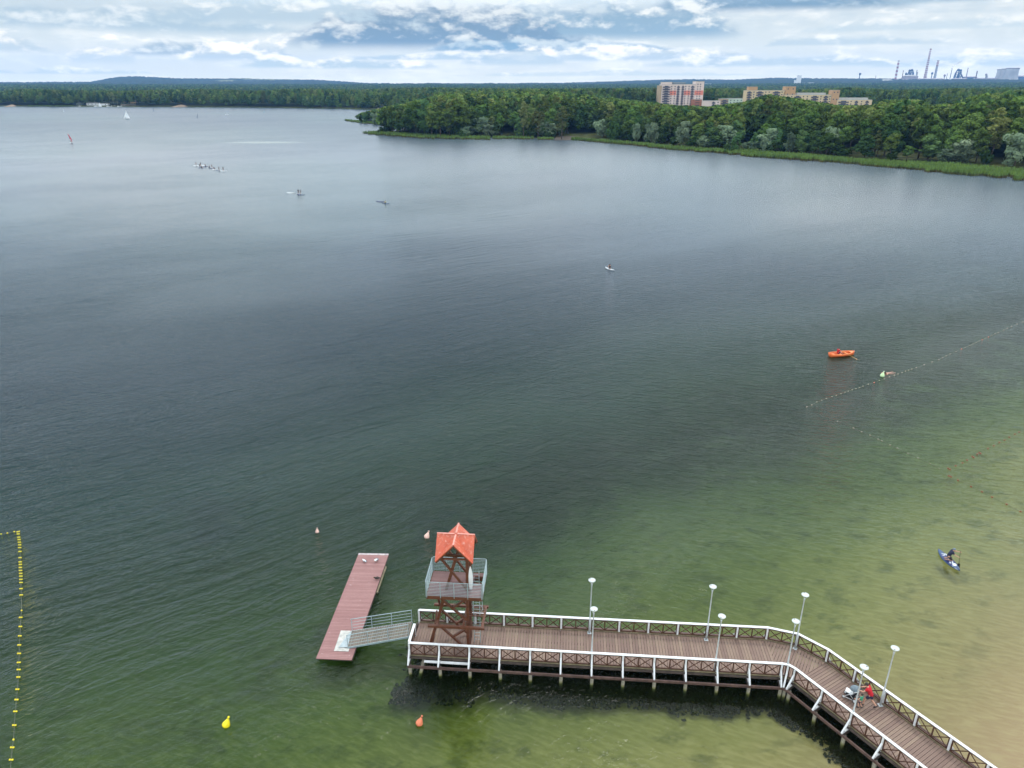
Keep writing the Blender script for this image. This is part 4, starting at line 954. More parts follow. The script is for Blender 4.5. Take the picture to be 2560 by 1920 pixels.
spar(493, 294, 3.8, mdk, 'dark leaning marker buoy in the middle of the lake', .25); spar(660, 281, 5.0, mtl, 'blue-green leaning spar buoy left of the wooded point', .2)
# ================================================================== BUOYS AND FLOAT LINES
def drop_buoy(px, py, m, label, h=.95, tilt=(.38, .25)):
    q = at(px, py, 0); t = thing('mooring_buoy', label, 'buoy', tuple(q)); d = Vector((tilt[0], tilt[1], 1)).normalized().to_track_quat('Z', 'Y').to_matrix().to_4x4()
    obj('body', MB().lathe([(.03, -.28*h), (.12*h, -.20*h), (.34*h, .06*h), (.36*h, .16*h), (.30*h, .32*h), (.15*h, .62*h), (.07*h, .76*h)], 16, (0, 0, 0), d), m, t, True)
    obj('neck', MB().lathe([(.07*h, .75*h), (.05*h, .84*h), (.095*h, .86*h), (.095*h, .97*h), (.04*h, 1.0*h)], 12, (0, 0, 0), d), m, t, True)
drop_buoy(1066, 1344, M['pinkb'], 'pale pink mooring buoy between the pontoon and the tower roof', .66)
drop_buoy(793, 1331, M['pinkb'], 'faded pink mooring buoy lying low in the water left of the tower', .46, (.05, .1))
drop_buoy(1047, 1811, M['orangeb'], 'salmon pink mooring buoy in front of the pier end', .64)
drop_buoy(564, 1815, M['yellow'], 'yellow mooring buoy alone in the water near the bottom left', .68)
drop_buoy(2205, 941, M['lime'], 'pale lime buoy at the swimming line below the rowing boat', .8, (.1, -.1))
sw = at(2215, 934, 0)
def float_line(label, pts, m, r, L, dbl=False, extra=None, group=None, z=.03):
    """a rope threaded through floats: they drift together"""
    q = [at(x, y, z) for x, y in pts]; t = thing('float_line', label, 'float line', tuple(q[0]), 0, group)
    rp = []
    for i in range(len(q)-1): rp += [q[i], q[i].lerp(q[i+1], .5)-Vector((0, 0, .03))]
    rp.append(q[-1]); obj('rope', MB().tube(rp, .012, 6), M['rope'], t, world=True)
    me = MB().lathe([(r*.4, -L/2), (r, -L*.3), (r, L*.3), (r*.4, L/2)], 10).mesh('float', M[m], True); mex = MB().lathe([(r*.4, -L/2), (r, -L*.3), (r, L*.3), (r*.4, L/2)], 10).mesh('float', M[extra[1]], True) if extra else None
    for i, p in enumerate(q):
        d = (q[min(i+1, len(q)-1)]-q[max(0, i-1)]).normalized()
        two = dbl and dbl(i)
        for s_ in ((-1, 1) if two else (0,)):
            o = bpy.data.objects.new('float', mex if extra and i in extra[0] else me); COL.objects.link(o); o.parent = t
            dd = Matrix.Rotation(R(60) if two else random.uniform(-.3, .3), 3, 'Z') @ d
            o.location = p-q[0]+dd*(s_*L*.62); o.rotation_euler = dd.to_track_quat('Z', 'Y').to_euler()
zl = lambda x, y: (x*.3676, 1310+y*.3676)
LP = [(8, 68), (50, 62), (97, 52), (124, 52), (124, 68), (127, 90), (130, 106), (132, 124), (134, 142), (134, 161), (136, 187), (137, 229), (137, 258), (139, 275), (139, 296), (140, 316), (141, 336), (142, 355), (142, 377), (143, 398), (143, 440), (144, 483), (147, 588), (141, 635), (139, 697), (135, 761), (131, 823), (130, 880), (128, 941), (127, 990), (125, 1041), (118, 1124), (112, 1194), (104, 1274), (97, 1368), (92, 1466), (83, 1519), (76, 1603), (66, 1700)]
float_line('bright yellow float line with paired floats running down the left edge', [(-60, 1338)]+[zl(*p) for p in LP], 'yellow', .050, .115, lambda i: i > 3 and i not in (23, 36))
zr = lambda x, y: (2020+x*.2441, 800+y*.2441)
RPt = [(-12, 890), (38, 870), (90, 840), (140, 823), (188, 804), (245, 785), (290, 772), (336, 755), (378, 740), (411, 730), (452, 715), (490, 704), (527, 692), (563, 678), (618, 658), (678, 640), (730, 620), (780, 604), (833, 583), (885, 567), (921, 553), (962, 538), (998, 524), (1030, 515), (1062, 503), (1110, 487), (1190, 458), (1270, 430), (1340, 405), (1378, 385), (1415, 367), (1455, 348), (1515, 323), (1572, 298), (1610, 281), (1655, 262), (1690, 245), (1722, 232), (1750, 218), (1785, 203), (1815, 188), (1848, 175), (1880, 157), (1916, 142), (1948, 130), (2005, 103), (2040, 85), (2085, 65), (2140, 42), (2200, 20)]
float_line('long pale yellow float line crossing the open water below the rowing boat', [zr(*p) for p in RPt], 'paleyel', .058, .19, None, ({15, 33, 39, 41}, 'orangeb'))
zy = lambda x, y: (2040+x*.2351, 1030+y*.2351)
float_line('short pale yellow float line slanting down to the red floats', [zy(*p) for p in ((228, 100), (400, 172), (485, 210), (575, 247), (663, 290), (700, 306), (788, 351), (867, 385), (980, 440), (1087, 491), (1210, 548), (1308, 601))], 'paleyel', .055, .16)
float_line('red float line rising to the right edge over the shallow water', [zy(*p) for p in ((1425, 684), (1415, 605), (1485, 572), (1557, 540), (1607, 512), (1670, 478), (1715, 447), (1743, 437), (1830, 388), (1890, 357), (1950, 323), (2005, 298), (2055, 268), (2115, 236), (2160, 213), (2230, 180), (2330, 130))], 'redfloat', .062, .17, lambda i: i in (0, 1, 5, 7))
float_line('short red float line running down to the right edge above the blue board', [zy(*p) for p in ((1510, 725), (1650, 793), (1766, 848), (1873, 905), (2028, 980), (2175, 1058), (2320, 1130))], 'redfloat', .062, .17)
# swimmer at the float line
SWM = dict(pelvis=(0, -.55, -.06), spine=(0, -.33, -.02), chest=(0, -.12, .02), neck=(0, .05, .06), head=(0, .16, .10), crown=(0, .22, .16), shl=(-.19, -.05, .02), shr=(.19, -.05, .02), ell=(-.42, .12, .02), elr=(.42, .12, .02), wrl=(-.38, .36, .0), wrr=(.38, .36, .0), hil=(-.1, -.62, -.06), hir=(.1, -.62, -.06), knl=(-.16, -1.0, -.05), knr=(.16, -1.0, -.05), anl=(-.2, -1.38, -.04), anr=(.2, -1.38, -.04), tol=(-.22, -1.52, -.05), tor=(.22, -1.52, -.05))
person('swimmer in the water beside the pale lime buoy', (sw.x, sw.y, .02), R(110), SWM, 1.0, None, 'navy', shoes=None, shorts=.5)
# birds on the pontoon
def bird(q, rz, label, m, k=1.0, name='gull'):
    t = single(name, MB().lathe([(.01*k, -.23*k), (.05*k, -.15*k), (.095*k, -.02*k), (.10*k, .06*k), (.06*k, .15*k), (.045*k, .18*k)], 12, (0, 0, .17*k), Matrix.Rotation(R(-72), 4, 'X')), m, label, 'bird', None, (0, 0, 0), True)
    t.location = q; t.rotation_euler = (0, 0, rz)
    obj('head', MB().lathe([(.01*k, -.055*k), (.05*k, -.03*k), (.055*k, .01*k), (.03*k, .05*k)], 10, (0, .19*k, .265*k)), m, t, True)
    obj('beak', MB().tube([(0, .235*k, .262*k), (0, .30*k, .25*k)], [.014*k, .004*k], 6), M['oar'], t)
    for s_ in (-1, 1): obj('wing', MB().tube([(s_*.07*k, .09*k, .21*k), (s_*.10*k, -.06*k, .19*k), (s_*.04*k, -.28*k, .13*k)], [.03*k, .05*k, .012*k], 6), M['greyc'] if name == 'gull' else m, t, True)
    for s_ in (-1, 1): obj('leg', MB().tube([(s_*.035*k, .0, .11*k), (s_*.035*k, .01*k, .0)], .008*k, 5), M['oar'], t)
def zb(x, y): return at(880+x*.0452, 1370+y*.0452, ZPon)
bird(tuple(zb(1350, 760)), R(150), 'white gull standing near the right edge of the pontoon', M['whiteboard'], 1.0)
bird(tuple(zb(700, 790)), R(60), 'white gull standing near the left edge at the far end of the pontoon', M['whiteboard'], .85)
bird(tuple(zz4(672, 330, ZPon)), R(100), 'dark duck sitting on the right side of the pontoon', M['hair'], 1.0, 'duck')
# ================================================================== LAND
W1 = [(-500, 261), (-200, 264.5), (0, 266), (120, 267), (300, 267.5), (420, 268), (600, 269), (760, 271), (860, 273), (950, 275.5)]
TIP1 = [(1010, 289), (985, 297), (930, 298), (872, 298), (855, 301), (880, 306), (925, 311), (972, 315.5), (1000, 319)]
TIP2 = [(975, 324.5), (930, 328), (903, 333), (912, 338), (969, 341), (1042, 347), (1130, 349), (1224, 350.5)]
MID = [(1250, 346), (1280, 348.5), (1335, 349), (1385, 350), (1430, 349)]
RIGHT = [(1500, 358), (1604, 367), (1673, 376), (1735, 380), (1789, 383), (1859, 391), (1963, 401), (2060, 407), (2148, 414), (2293, 428), (2437, 443), (2560, 453), (2760, 475), (3100, 515)]
coast_px = W1+TIP1+TIP2+MID+RIGHT
coast = [at(x, y, 0) for x, y in coast_px]
far_back = [Vector((1500, 1500, 0)), Vector((1500, 2400, 0)), Vector((-2500, 2400, 0)), Vector((-2500, 1700, 0))]
LAND = [Vector((p.x, p.y)) for p in coast]+[Vector((p.x, p.y)) for p in far_back]
LX = np.array([p.x for p in LAND]); LY = np.array([p.y for p in LAND])
def inside(X, Y):
    X, Y = np.asarray(X), np.asarray(Y); c = np.zeros(X.shape, bool); n = len(LX); j = n-1
    for i in range(n):
        t = ((LY[i] > Y) != (LY[j] > Y)) & (X < (LX[j]-LX[i])*(Y-LY[i])/(LY[j]-LY[i]+1e-12)+LX[i]); c ^= t; j = i
    return c
CX = np.array([p.x for p in coast]); CY = np.array([p.y for p in coast])
def coast_dist(X, Y):
    X, Y = np.asarray(X, float), np.asarray(Y, float); best = np.full(X.shape, 1e9)
    for i in range(len(CX)-1):
        ax, ay, bx, by = CX[i], CY[i], CX[i+1], CY[i+1]; dx, dy = bx-ax, by-ay
        t = np.clip(((X-ax)*dx+(Y-ay)*dy)/(dx*dx+dy*dy), 0, 1); best = np.minimum(best, np.hypot(X-ax-t*dx, Y-ay-t*dy))
    return best
def ground_z(X, Y):
    c_ = coast_dist(X, Y); return np.where(c_ < 12, -.45+.085*c_, .57+np.clip((c_-12)*.03, 0, 4.0))
m, nt, b = newmat('wood_floor'); p = geopos(nt)
put(nt, b.inputs['Base Color'], mixc(nt, noise(nt, p, .12, 6, .65).smooth(.35, .65), (.032, .034, .014), (.075, .085, .03))); b.inputs['Roughness'].default_value = .95; b.inputs['Specular IOR Level'].default_value = .05
M['soil'] = m
# land as a fine triangulated sheet that follows the coast
def build_land():
    from mathutils.geometry import delaunay_2d_cdt
    g = [(x, y) for x in range(-2400, 1500, 40) for y in range(260, 2400, 40)]; gx = np.array([q[0] for q in g], float); gy = np.array([q[1] for q in g], float)
    k = inside(gx, gy) & (coast_dist(gx, gy) > 12); pts = [Vector((p.x, p.y)) for p in LAND]; n = len(pts)
    pts += [Vector((float(x), float(y))) for x, y in zip(gx[k], gy[k])]
    V, _, Fc, *_r = delaunay_2d_cdt(pts, [(i, (i+1) % n) for i in range(n)], [list(range(n))], 1, 1e-4)
    X = np.array([v.x for v in V]); Y = np.array([v.y for v in V]); Z = ground_z(X, Y)-.1
    me = bpy.data.meshes.new('shore_land'); me.from_pydata([(x, y, z) for x, y, z in zip(X, Y, Z)], [], [tuple(f) for f in Fc]); me.materials.append(M['soil']); me.update()
    o = bpy.data.objects.new('shore_land', me); COL.objects.link(o); o['kind'] = 'structure'
build_land()
# far plain and hills (polar sheet seen from the lake)
RIDGE = [(-1200, 205), (-300, 205.5), (0, 206.5), (150, 206.5), (225, 205.5), (260, 200), (290, 195), (347, 193), (463, 197.5), (579, 197), (694, 198.5), (810, 201), (926, 209), (1013, 213), (1100, 211.5), (1157, 214), (1215, 211.5), (1280, 211.5), (1338, 209), (1425, 207), (1569, 202.5), (1639, 200), (1714, 198.5), (1830, 200), (1945, 195.6), (2032, 197), (2119, 197.4), (2206, 198), (2320, 200), (2560, 203), (3800, 204)]
AZT, RT = 300, 90
def far_z(az, r):
    px = 1280+1950*np.tan(az); yr = np.interp(px, [a for a, _ in RIDGE], [b_ for _, b_ in RIDGE])
    top = H+(210-yr)*7600/2112*1.0
    # the plain rises slowly; the ridge stands at 7.6 km
    right = np.clip((px-1500)/900, 0, 1)
    plain = np.interp(r, [900, 1400, 2500, 4000, 5400, 6200, 9000], [1.0, 3.0, 6.0, 18, 30, 34, 36])+right*np.interp(r, [900, 2500, 4600, 5300, 6000, 9000], [0, 1, 5, 9, 22, 22])
    k = np.clip((r-5600)/2000, 0, 1); k = k*k*(3-2*k)
    return plain*(1-k)+np.maximum(top-10, plain*.6)*k
W1P = [at(x, y, 0).to_2d() for x, y in W1]
def build_far():
    azs = np.linspace(R(-52), R(52), AZT*3); rs = 1000*np.exp(np.linspace(0, math.log(9.2), RT*2)); vs = np.zeros((len(rs), len(azs), 3))
    for j, r in enumerate(rs):
        wa = [math.atan2(p.x, p.y) for p in W1P]; start = np.interp(azs, [R(-60)]+wa+[R(-7.5), R(60)], [1800]+[p.length+55 for p in W1P]+[1000, 1000]); rr = np.maximum(r, start*(1+.0004*j)); z = far_z(azs, rr)
        x, y = np.sin(azs)*rr, np.cos(azs)*rr
        bump = RNG.random(len(azs))*np.interp(rr, [1200, 2600, 4500, 7000], [0, 2, 9, 13])
        z = z+bump+np.array([mnoise.noise((a*.004, b_*.004, 0))*5 for a, b_ in zip(x, y)])*np.clip((rr-2000)/2000, 0, 1)
        vs[j, :, 0], vs[j, :, 1], vs[j, :, 2] = x, y, z
    nA = len(azs); me = bpy.data.meshes.new('hills'); jj, ii = np.meshgrid(np.arange(len(rs)-1), np.arange(nA-1), indexing='ij')
    a = (jj*nA+ii).ravel(); q = np.stack([a, a+1, a+nA+1, a+nA], 1)
    me.vertices.add(vs.size//3); me.vertices.foreach_set('co', vs.ravel()); me.loops.add(q.size); me.loops.foreach_set('vertex_index', q.ravel().astype(np.int32))
    me.polygons.add(len(q)); me.polygons.foreach_set('loop_start', np.arange(0, q.size, 4, dtype=np.int32)); me.update(); me.validate()
    m, nt, b = newmat('far_woodland'); p = geopos(nt); x, y, z = sep(nt, p)
    c = mixc(nt, noise(nt, p, .012, 6, .65).smooth(.35, .68), (.008, .018, .010), (.020, .034, .014))
    fld = noise(nt, vec(nt, x*.0016, y*.0005, 3), 1, 3, .5).smooth(.62, .68)*noise(nt, vec(nt, x*.004, y*.003, 9), 1, 2, .5).smooth(.45, .55)
    c = mixc(nt, fld*.8*y.smooth(5200, 6200), c, (.20, .21, .13))
    put(nt, b.inputs['Base Color'], c); b.inputs['Roughness'].default_value = .95; b.inputs['Specular IOR Level'].default_value = .1
    me.materials.append(m); o = bpy.data.objects.new('hills', me); COL.objects.link(o); o['kind'] = 'structure'
build_far()
# ================================================================== TREES
def leaf_mat(name, dark, light, trans=.25):
    m = bpy.data.materials.new(name); m.use_nodes = True; nt = m.node_tree; nt.nodes.remove(nt.nodes['Principled BSDF']); out = nt.nodes['Material Output']
    a = nt.nodes.new('ShaderNodeAttribute'); a.attribute_name = 'tint'; oi = nt.nodes.new('ShaderNodeObjectInfo')
    t = (E(nt, a.outputs['Fac'])*.62+E(nt, oi.outputs['Random'])*.5-.06).clamp()
    c = mixc(nt, t, dark, light)
    hs = nt.nodes.new('ShaderNodeHueSaturation'); nt.links.new(c.k, hs.inputs['Color'])
    put(nt, hs.inputs['Hue'], (E(nt, oi.outputs['Random'])*7.31)._m('FRACT')*.035+.480); put(nt, hs.inputs['Value'], (E(nt, oi.outputs['Random'])*3.77)._m('FRACT')*.85+.64)
    d = nt.nodes.new('ShaderNodeBsdfDiffuse'); tr = nt.nodes.new('ShaderNodeBsdfTranslucent'); mx = nt.nodes.new('ShaderNodeMixShader'); mx.inputs[0].default_value = trans
    nt.links.new(hs.outputs[0], d.inputs[0]); nt.links.new(hs.outputs[0], tr.inputs[0]); nt.links.new(d.outputs[0], mx.inputs[1]); nt.links.new(tr.outputs[0], mx.inputs[2]); nt.links.new(mx.outputs[0], out.inputs[0])
    return m
LM = dict(broad=leaf_mat('broad_leaves', (.044, .088, .022), (.140, .205, .050)), poplar=leaf_mat('poplar_leaves', (.072, .112, .032), (.195, .230, .072)),
          willow=leaf_mat('willow_leaves', (.085, .130, .075), (.235, .300, .185)), alder=leaf_mat('alder_leaves', (.028, .066, .024), (.098, .165, .056)), bush=leaf_mat('bush_leaves', (.020, .050, .015), (.075, .130, .035)),
          tassel=leaf_mat('tasselled_leaves', (.085, .112, .034), (.235, .245, .100)))
M['bark'] = mat('bark', (.10, .075, .055), .9, .4, 3)
def crown_arrays(kind, rng, nleaf):
    """leaf faces spread over many lobes: (verts N*4x3, tint N)"""
    if kind == 'broad': zc, rx, rz, nl, lr, ls = 13.0, 4.6, 8.2, 26, (1.3, 2.4), (.40, .75)
    elif kind == 'poplar': zc, rx, rz, nl, lr, ls = 14.5, 4.0, 10.2, 34, (1.0, 1.9), (.36, .65)
    elif kind == 'tassel': zc, rx, rz, nl, lr, ls = 14.5, 4.4, 10.0, 46, (.7, 1.5), (.30, .55)
    elif kind == 'willow': zc, rx, rz, nl, lr, ls = 5.6, 4.6, 5.0, 22, (1.2, 2.2), (.34, .62)
    elif kind == 'alder': zc, rx, rz, nl, lr, ls = 8.0, 3.9, 7.3, 26, (1.0, 2.0), (.38, .70)
    else: zc, rx, rz, nl, lr, ls = 2.0, 2.3, 2.1, 12, (.7, 1.2), (.30, .5)
    d = rng.normal(size=(nl, 3)); d /= np.linalg.norm(d, axis=1)[:, None]; rad = rng.uniform(.35, .92, nl)[:, None]
    C = d*rad*np.array([rx, rx, rz])+np.array([0, 0, zc])
    h = (C[:, 2]-(zc-rz))/(2*rz)                                  # narrower at the top, ragged at the bottom
    if kind in ('poplar', 'tassel', 'broad'): C[:, :2] *= (1.12-.62*h**1.6)[:, None]
    if kind == 'alder': C[:, :2] *= (1.22-.95*h**1.2)[:, None]
    C[:, :2] += rng.normal(scale=.35, size=(nl, 2))
    Rl = rng.uniform(*lr, nl)*(1.1-.35*h); tl = rng.uniform(0, 1, nl)
    k = rng.choice(nl, nleaf, p=Rl**2/np.sum(Rl**2)); dd = rng.normal(size=(nleaf, 3)); dd[:, 2] += .35; dd /= np.linalg.norm(dd, axis=1)[:, None]
    P = C[k]+dd*(Rl[k]*rng.uniform(.55, 1.08, nleaf))[:, None]*np.array([1, 1, .85]); P[:, 2] = np.maximum(P[:, 2], .25)
    n = dd+rng.normal(scale=.45, size=(nleaf, 3)); n /= np.linalg.norm(n, axis=1)[:, None]
    a = np.cross(n, rng.normal(size=(nleaf, 3))); a /= np.linalg.norm(a, axis=1)[:, None]; bb = np.cross(n, a)
    s = rng.uniform(*ls, nleaf)[:, None]; asp = rng.uniform(.5, .9, nleaf)[:, None]
    V = np.stack([P-a*s, P-bb*s*asp+n*s*.15, P+a*s, P+bb*s*asp+n*s*.15], 1)
    return V.reshape(-1, 3), np.clip(tl[k]*.6+rng.uniform(0, .4, nleaf), 0, 1)
def trunk_mb(kind, rng):
    mb = MB(); ht = dict(broad=15, poplar=19, tassel=19, willow=5.5, alder=10, bush=1.6)[kind]; r = dict(broad=.34, poplar=.32, tassel=.30, willow=.30, alder=.24, bush=.09)[kind]
    p = [Vector((0, 0, -.4)), Vector((rng.normal()*.15, rng.normal()*.15, ht*.35)), Vector((rng.normal()*.35, rng.normal()*.35, ht*.7)), Vector((rng.normal()*.5, rng.normal()*.5, ht))]
    mb.tube(p, [r, r*.8, r*.5, r*.15], 7)
    for k in range(5):
        b_ = p[1].lerp(p[2], k/5+.1); w = k*2.4+rng.uniform(0, 1); L = ht*.22*(1.2-k*.12)
        mb.tube([b_, b_+Vector((math.cos(w)*L*.5, math.sin(w)*L*.5, L*.35)), b_+Vector((math.cos(w)*L, math.sin(w)*L, L*.9))], [r*.4, r*.25, r*.07], 5)
    return mb
def norm_crown(kind, rng, n):
    V, t = crown_arrays(kind, rng, n); q = np.quantile(V[:, 2], .995); V[:, 2] *= NAT[kind]/q; return V, t
TREES = {}; PROTO = []; NAT = dict(broad=21.5, poplar=24.8, tassel=24.5, willow=10.8, alder=15.4, bush=4.2)
for kind, nv in (('broad', 4), ('poplar', 3), ('tassel', 2), ('willow', 3), ('alder', 3), ('bush', 2)):
    for v in range(nv):
        rng = np.random.default_rng(100+len(PROTO)); V, t = norm_crown(kind, rng, dict(bush=500, willow=1500, tassel=1500).get(kind, 1900)); cm = quads_mesh('crown', V, t, [LM[kind]]); tm = trunk_mb(kind, rng).mesh('trunk', M['bark'], True)
        TREES.setdefault(kind, []).append((cm, tm)); PROTO.append((kind, v))
PROF = [(840, 300), (885, 290), (900, 281), (984, 263), (1065, 246), (1100, 232), (1157, 228), (1280, 226), (1396, 228), (1483, 240), (1627, 255), (1685, 263), (1772, 266), (1859, 255), (1917, 237), (1992, 246), (2090, 263), (2183, 263), (2206, 249), (2293, 249), (2322, 263), (2380, 257), (2437, 237), (2524, 226), (2700, 226), (3300, 226)]
PX0, PY0 = [a for a, _ in PROF], [b_ for _, b_ in PROF]
def top_limit(x, y):
    """highest crown top at ground point (x,y) for which the wood's skyline stays as in the photo"""
    px = 1280+F*x/(y*CT+H*ST*.5); t = np.interp(px, PX0, PY0); return atd(1280, float(t), y).z
def tree(kind, x, y, h, label, group=None, wide=1.0):
    v = random.randrange(len(TREES[kind])); cm, tm = TREES[kind][v]; z = float(ground_z([x], [y])[0]); nm = dict(willow='willow_tree', bush='bush', alder='shore_tree', poplar='poplar_tree', tassel='poplar_tree', broad='broadleaf_tree')[kind]
    t = thing(nm, label, 'bush' if kind == 'bush' else 'tree', (x, y, z-.1), random.uniform(0, 6.28), group); k = h/NAT[kind]; t.scale = (k*wide, k*wide, k)
    for n_, me in (('crown', cm), ('trunk', tm)):
        o = bpy.data.objects.new(n_, me); COL.objects.link(o); o.parent = t
    return t
placed = []
def shore_tree(kind, px, pyb, pyt, wpx, label):
    """tree whose base is seen at px,pyb and whose top is seen at pyt"""
    q = at(px, pyb, 1.0); top = atd(px, pyt, q.y).z; h = top-.8; wide = (wpx*q.y*.96/1800)/(h/NAT[kind]*dict(willow=12.6, bush=6.6, alder=10.5, tassel=9.8, poplar=9.8, broad=12)[kind])
    placed.append((q.x, q.y, wpx*q.y/3600)); return tree(kind, q.x, q.y, h, label, None, wide)
for a in (('willow', 2073, 385, 321, 56, 'silvery round-topped willow standing just behind the reeds, right of centre of the wood'), ('willow', 2405, 411, 366, 62, 'compact grey-green willow bush on the bank left of the right edge'), ('willow', 2535, 419, 338, 96, 'big grey-green willow at the right edge of the photo'),
          ('tassel', 2353, 385, 272, 70, 'tall pale poplar with brownish tassels, left one of the pair at the right'), ('tassel', 2432, 390, 266, 78, 'tall pale poplar with brownish tassels, right one of the pair at the right'),
          ('bush', 1535, 350, 300, 62, 'rounded bright green shrub tree behind the reeds near the bare bank'), ('willow', 1590, 355, 308, 34, 'small pale willow right of the rounded bright green shrub tree'), ('willow', 1627, 359, 306, 50, 'silver-green willow with dark lower crown left of the taller silver one'), ('willow', 1708, 364, 303, 50, 'taller silver-green willow in the middle of the reed bank'),
          ('tassel', 1404, 345, 262, 40, 'tall pale brownish poplar above the gap in the reeds'), ('tassel', 1345, 344, 258, 38, 'pale brownish poplar left of the one above the reed gap'), ('tassel', 1309, 343, 252, 36, 'thin pale poplar farthest left of the brownish ones'),
          ('alder', 1783, 372, 317, 60, 'dark conical tree behind the reeds right of the silver willows'), ('alder', 2000, 386, 326, 44, 'dark narrow tree left of the silvery round-topped willow'), ('alder', 2160, 396, 340, 70, 'dark spreading tree with layered branches right of the silvery willow'), ('alder', 2318, 404, 340, 84, 'broad dark tree with light green shoulder left of the path opening'),
          ('alder', 1840, 377, 330, 40, 'dark pointed tree between the conical tree and the grey shrub'), ('willow', 1972, 384, 332, 34, 'small pale grey shrub tree left of the dark narrow tree'), ('willow', 1907, 381, 344, 26, 'little pale green shrub in the dark edge of the wood'), ('bush', 1820, 379, 356, 38, 'low green bush at the top of the reed bed'), ('bush', 2460, 413, 378, 52, 'brownish green bush right of the compact grey-green willow'),
          ('willow', 1135, 338, 285, 34, 'pale silver-green tree low at the left front of the wood'), ('willow', 1045, 335, 296, 30, 'small pale shrub near the left end of the wood'), ('broad', 992, 331, 286, 46, 'rounded green tree at the left corner of the wood, above the reed point'), ('alder', 903, 305, 282, 14, 'small dark tree at the outer tip of the wooded point'), ('alder', 914, 306, 281, 18, 'dark bushy tree second from the tip of the wooded point'), ('willow', 940, 309, 280, 34, 'grey-green spreading tree on the wooded point'), ('willow', 1012, 315, 262, 36, 'tall rounded pale tree behind the wooded point'), ('broad', 965, 311, 272, 30, 'upright green tree on the wooded point beside the grey-green spreading one')):
    shore_tree(*a)
# rows of trees one can still tell apart, front to back
cl = [Vector((p.x, p.y)) for p in coast]; i0 = len(W1)+len(TIP1)+2
def reed_width(px):
    F_ = [(900, 333), (969, 341), (1042, 347), (1224, 350.5), (1335, 349.5), (1500, 358), (1604, 367), (1789, 383), (1859, 391), (1963, 401), (2060, 407), (2148, 414), (2293, 428), (2437, 443), (2560, 453), (2760, 475)]
    B_ = [(935, 327), (985, 329), (1050, 333), (1226, 339), (1334, 340), (1511, 347), (1604, 356), (1788, 370), (1870, 373), (1974, 382), (2060, 388), (2148, 396), (2293, 402), (2420, 410), (2560, 421), (2780, 440)]
    return float(np.interp(px, [a for a, _ in F_], [(at(*a, 0).to_2d()-at(*b_, 1.6).to_2d()).length for a, b_ in zip(F_, B_)]))
def along(step, off):
    out = []; acc = 0
    for i in range(i0, len(cl)-1):
        a, b_ = cl[i], cl[i+1]; L = (b_-a).length; d = (b_-a)/L; nrm = Vector((-d.y, d.x))
        while acc < L:
            c_ = a+d*acc; out.append(c_+nrm*(off+max(0, .9*reed_width(pix(c_.x, c_.y, 0)[0])-11))); acc += step
        acc -= L
    return out
LAB = dict(alder='dark green tree along the front of the wood', broad='mid green broadleaf tree of the lakeside wood', poplar='yellow-green poplar of the lakeside wood', willow='pale grey-green shrub tree along the front of the wood', bush='low green bush at the foot of the lakeside wood')
nt_ = 0
for row, (off, step, kinds, h0, h1) in enumerate(((15, 6.5, ('alder', 'willow', 'bush', 'willow', 'alder', 'broad'), 4, 9), (21, 7.0, ('alder', 'alder', 'broad', 'willow', 'alder'), 9, 14), (28, 7.2, ('broad', 'alder', 'broad', 'poplar'), 13, 19), (36, 7.5, ('broad', 'poplar', 'broad', 'broad'), 17, 24), (45, 8.0, ('broad', 'poplar', 'broad', 'poplar'), 19, 27))):
    for q in along(step, off+(4 if row == 0 else 0)):
        x, y = q.x+random.gauss(0, 1.8), q.y+random.gauss(0, 1.8)
        if abs(pix(x, y, 8)[0]-1280) > 1330 or nt_ > 268 or not inside(np.array([x]), np.array([y]))[0]: continue
        px_ = pix(x, y, 0)[0]
        if row == 0 and 1395 < px_ < 1432 or float(coast_dist([x], [y])[0]) < 9: continue
        if row < 3 and any(math.hypot(x-a, y-b_) < r*.8+1.5 for a, b_, r in placed): continue
        kd = random.choice(kinds); h = min(random.uniform(h0, h1), (top_limit(x, y)-3)*random.uniform(.92, 1.0))
        if h < 3.5: continue
        if kd == 'bush' or h < 5: kd, h = 'bush', min(h, 5.5)
        tree(kd, x, y, h, LAB[kd], dict(bush='bushes at the foot of the wood').get(kd, 'trees of the lakeside wood'), random.uniform(1.05, 1.5)*(min(1.6, NAT[kd]/h*.75) if h < NAT[kd]*.7 else 1)); nt_ += 1
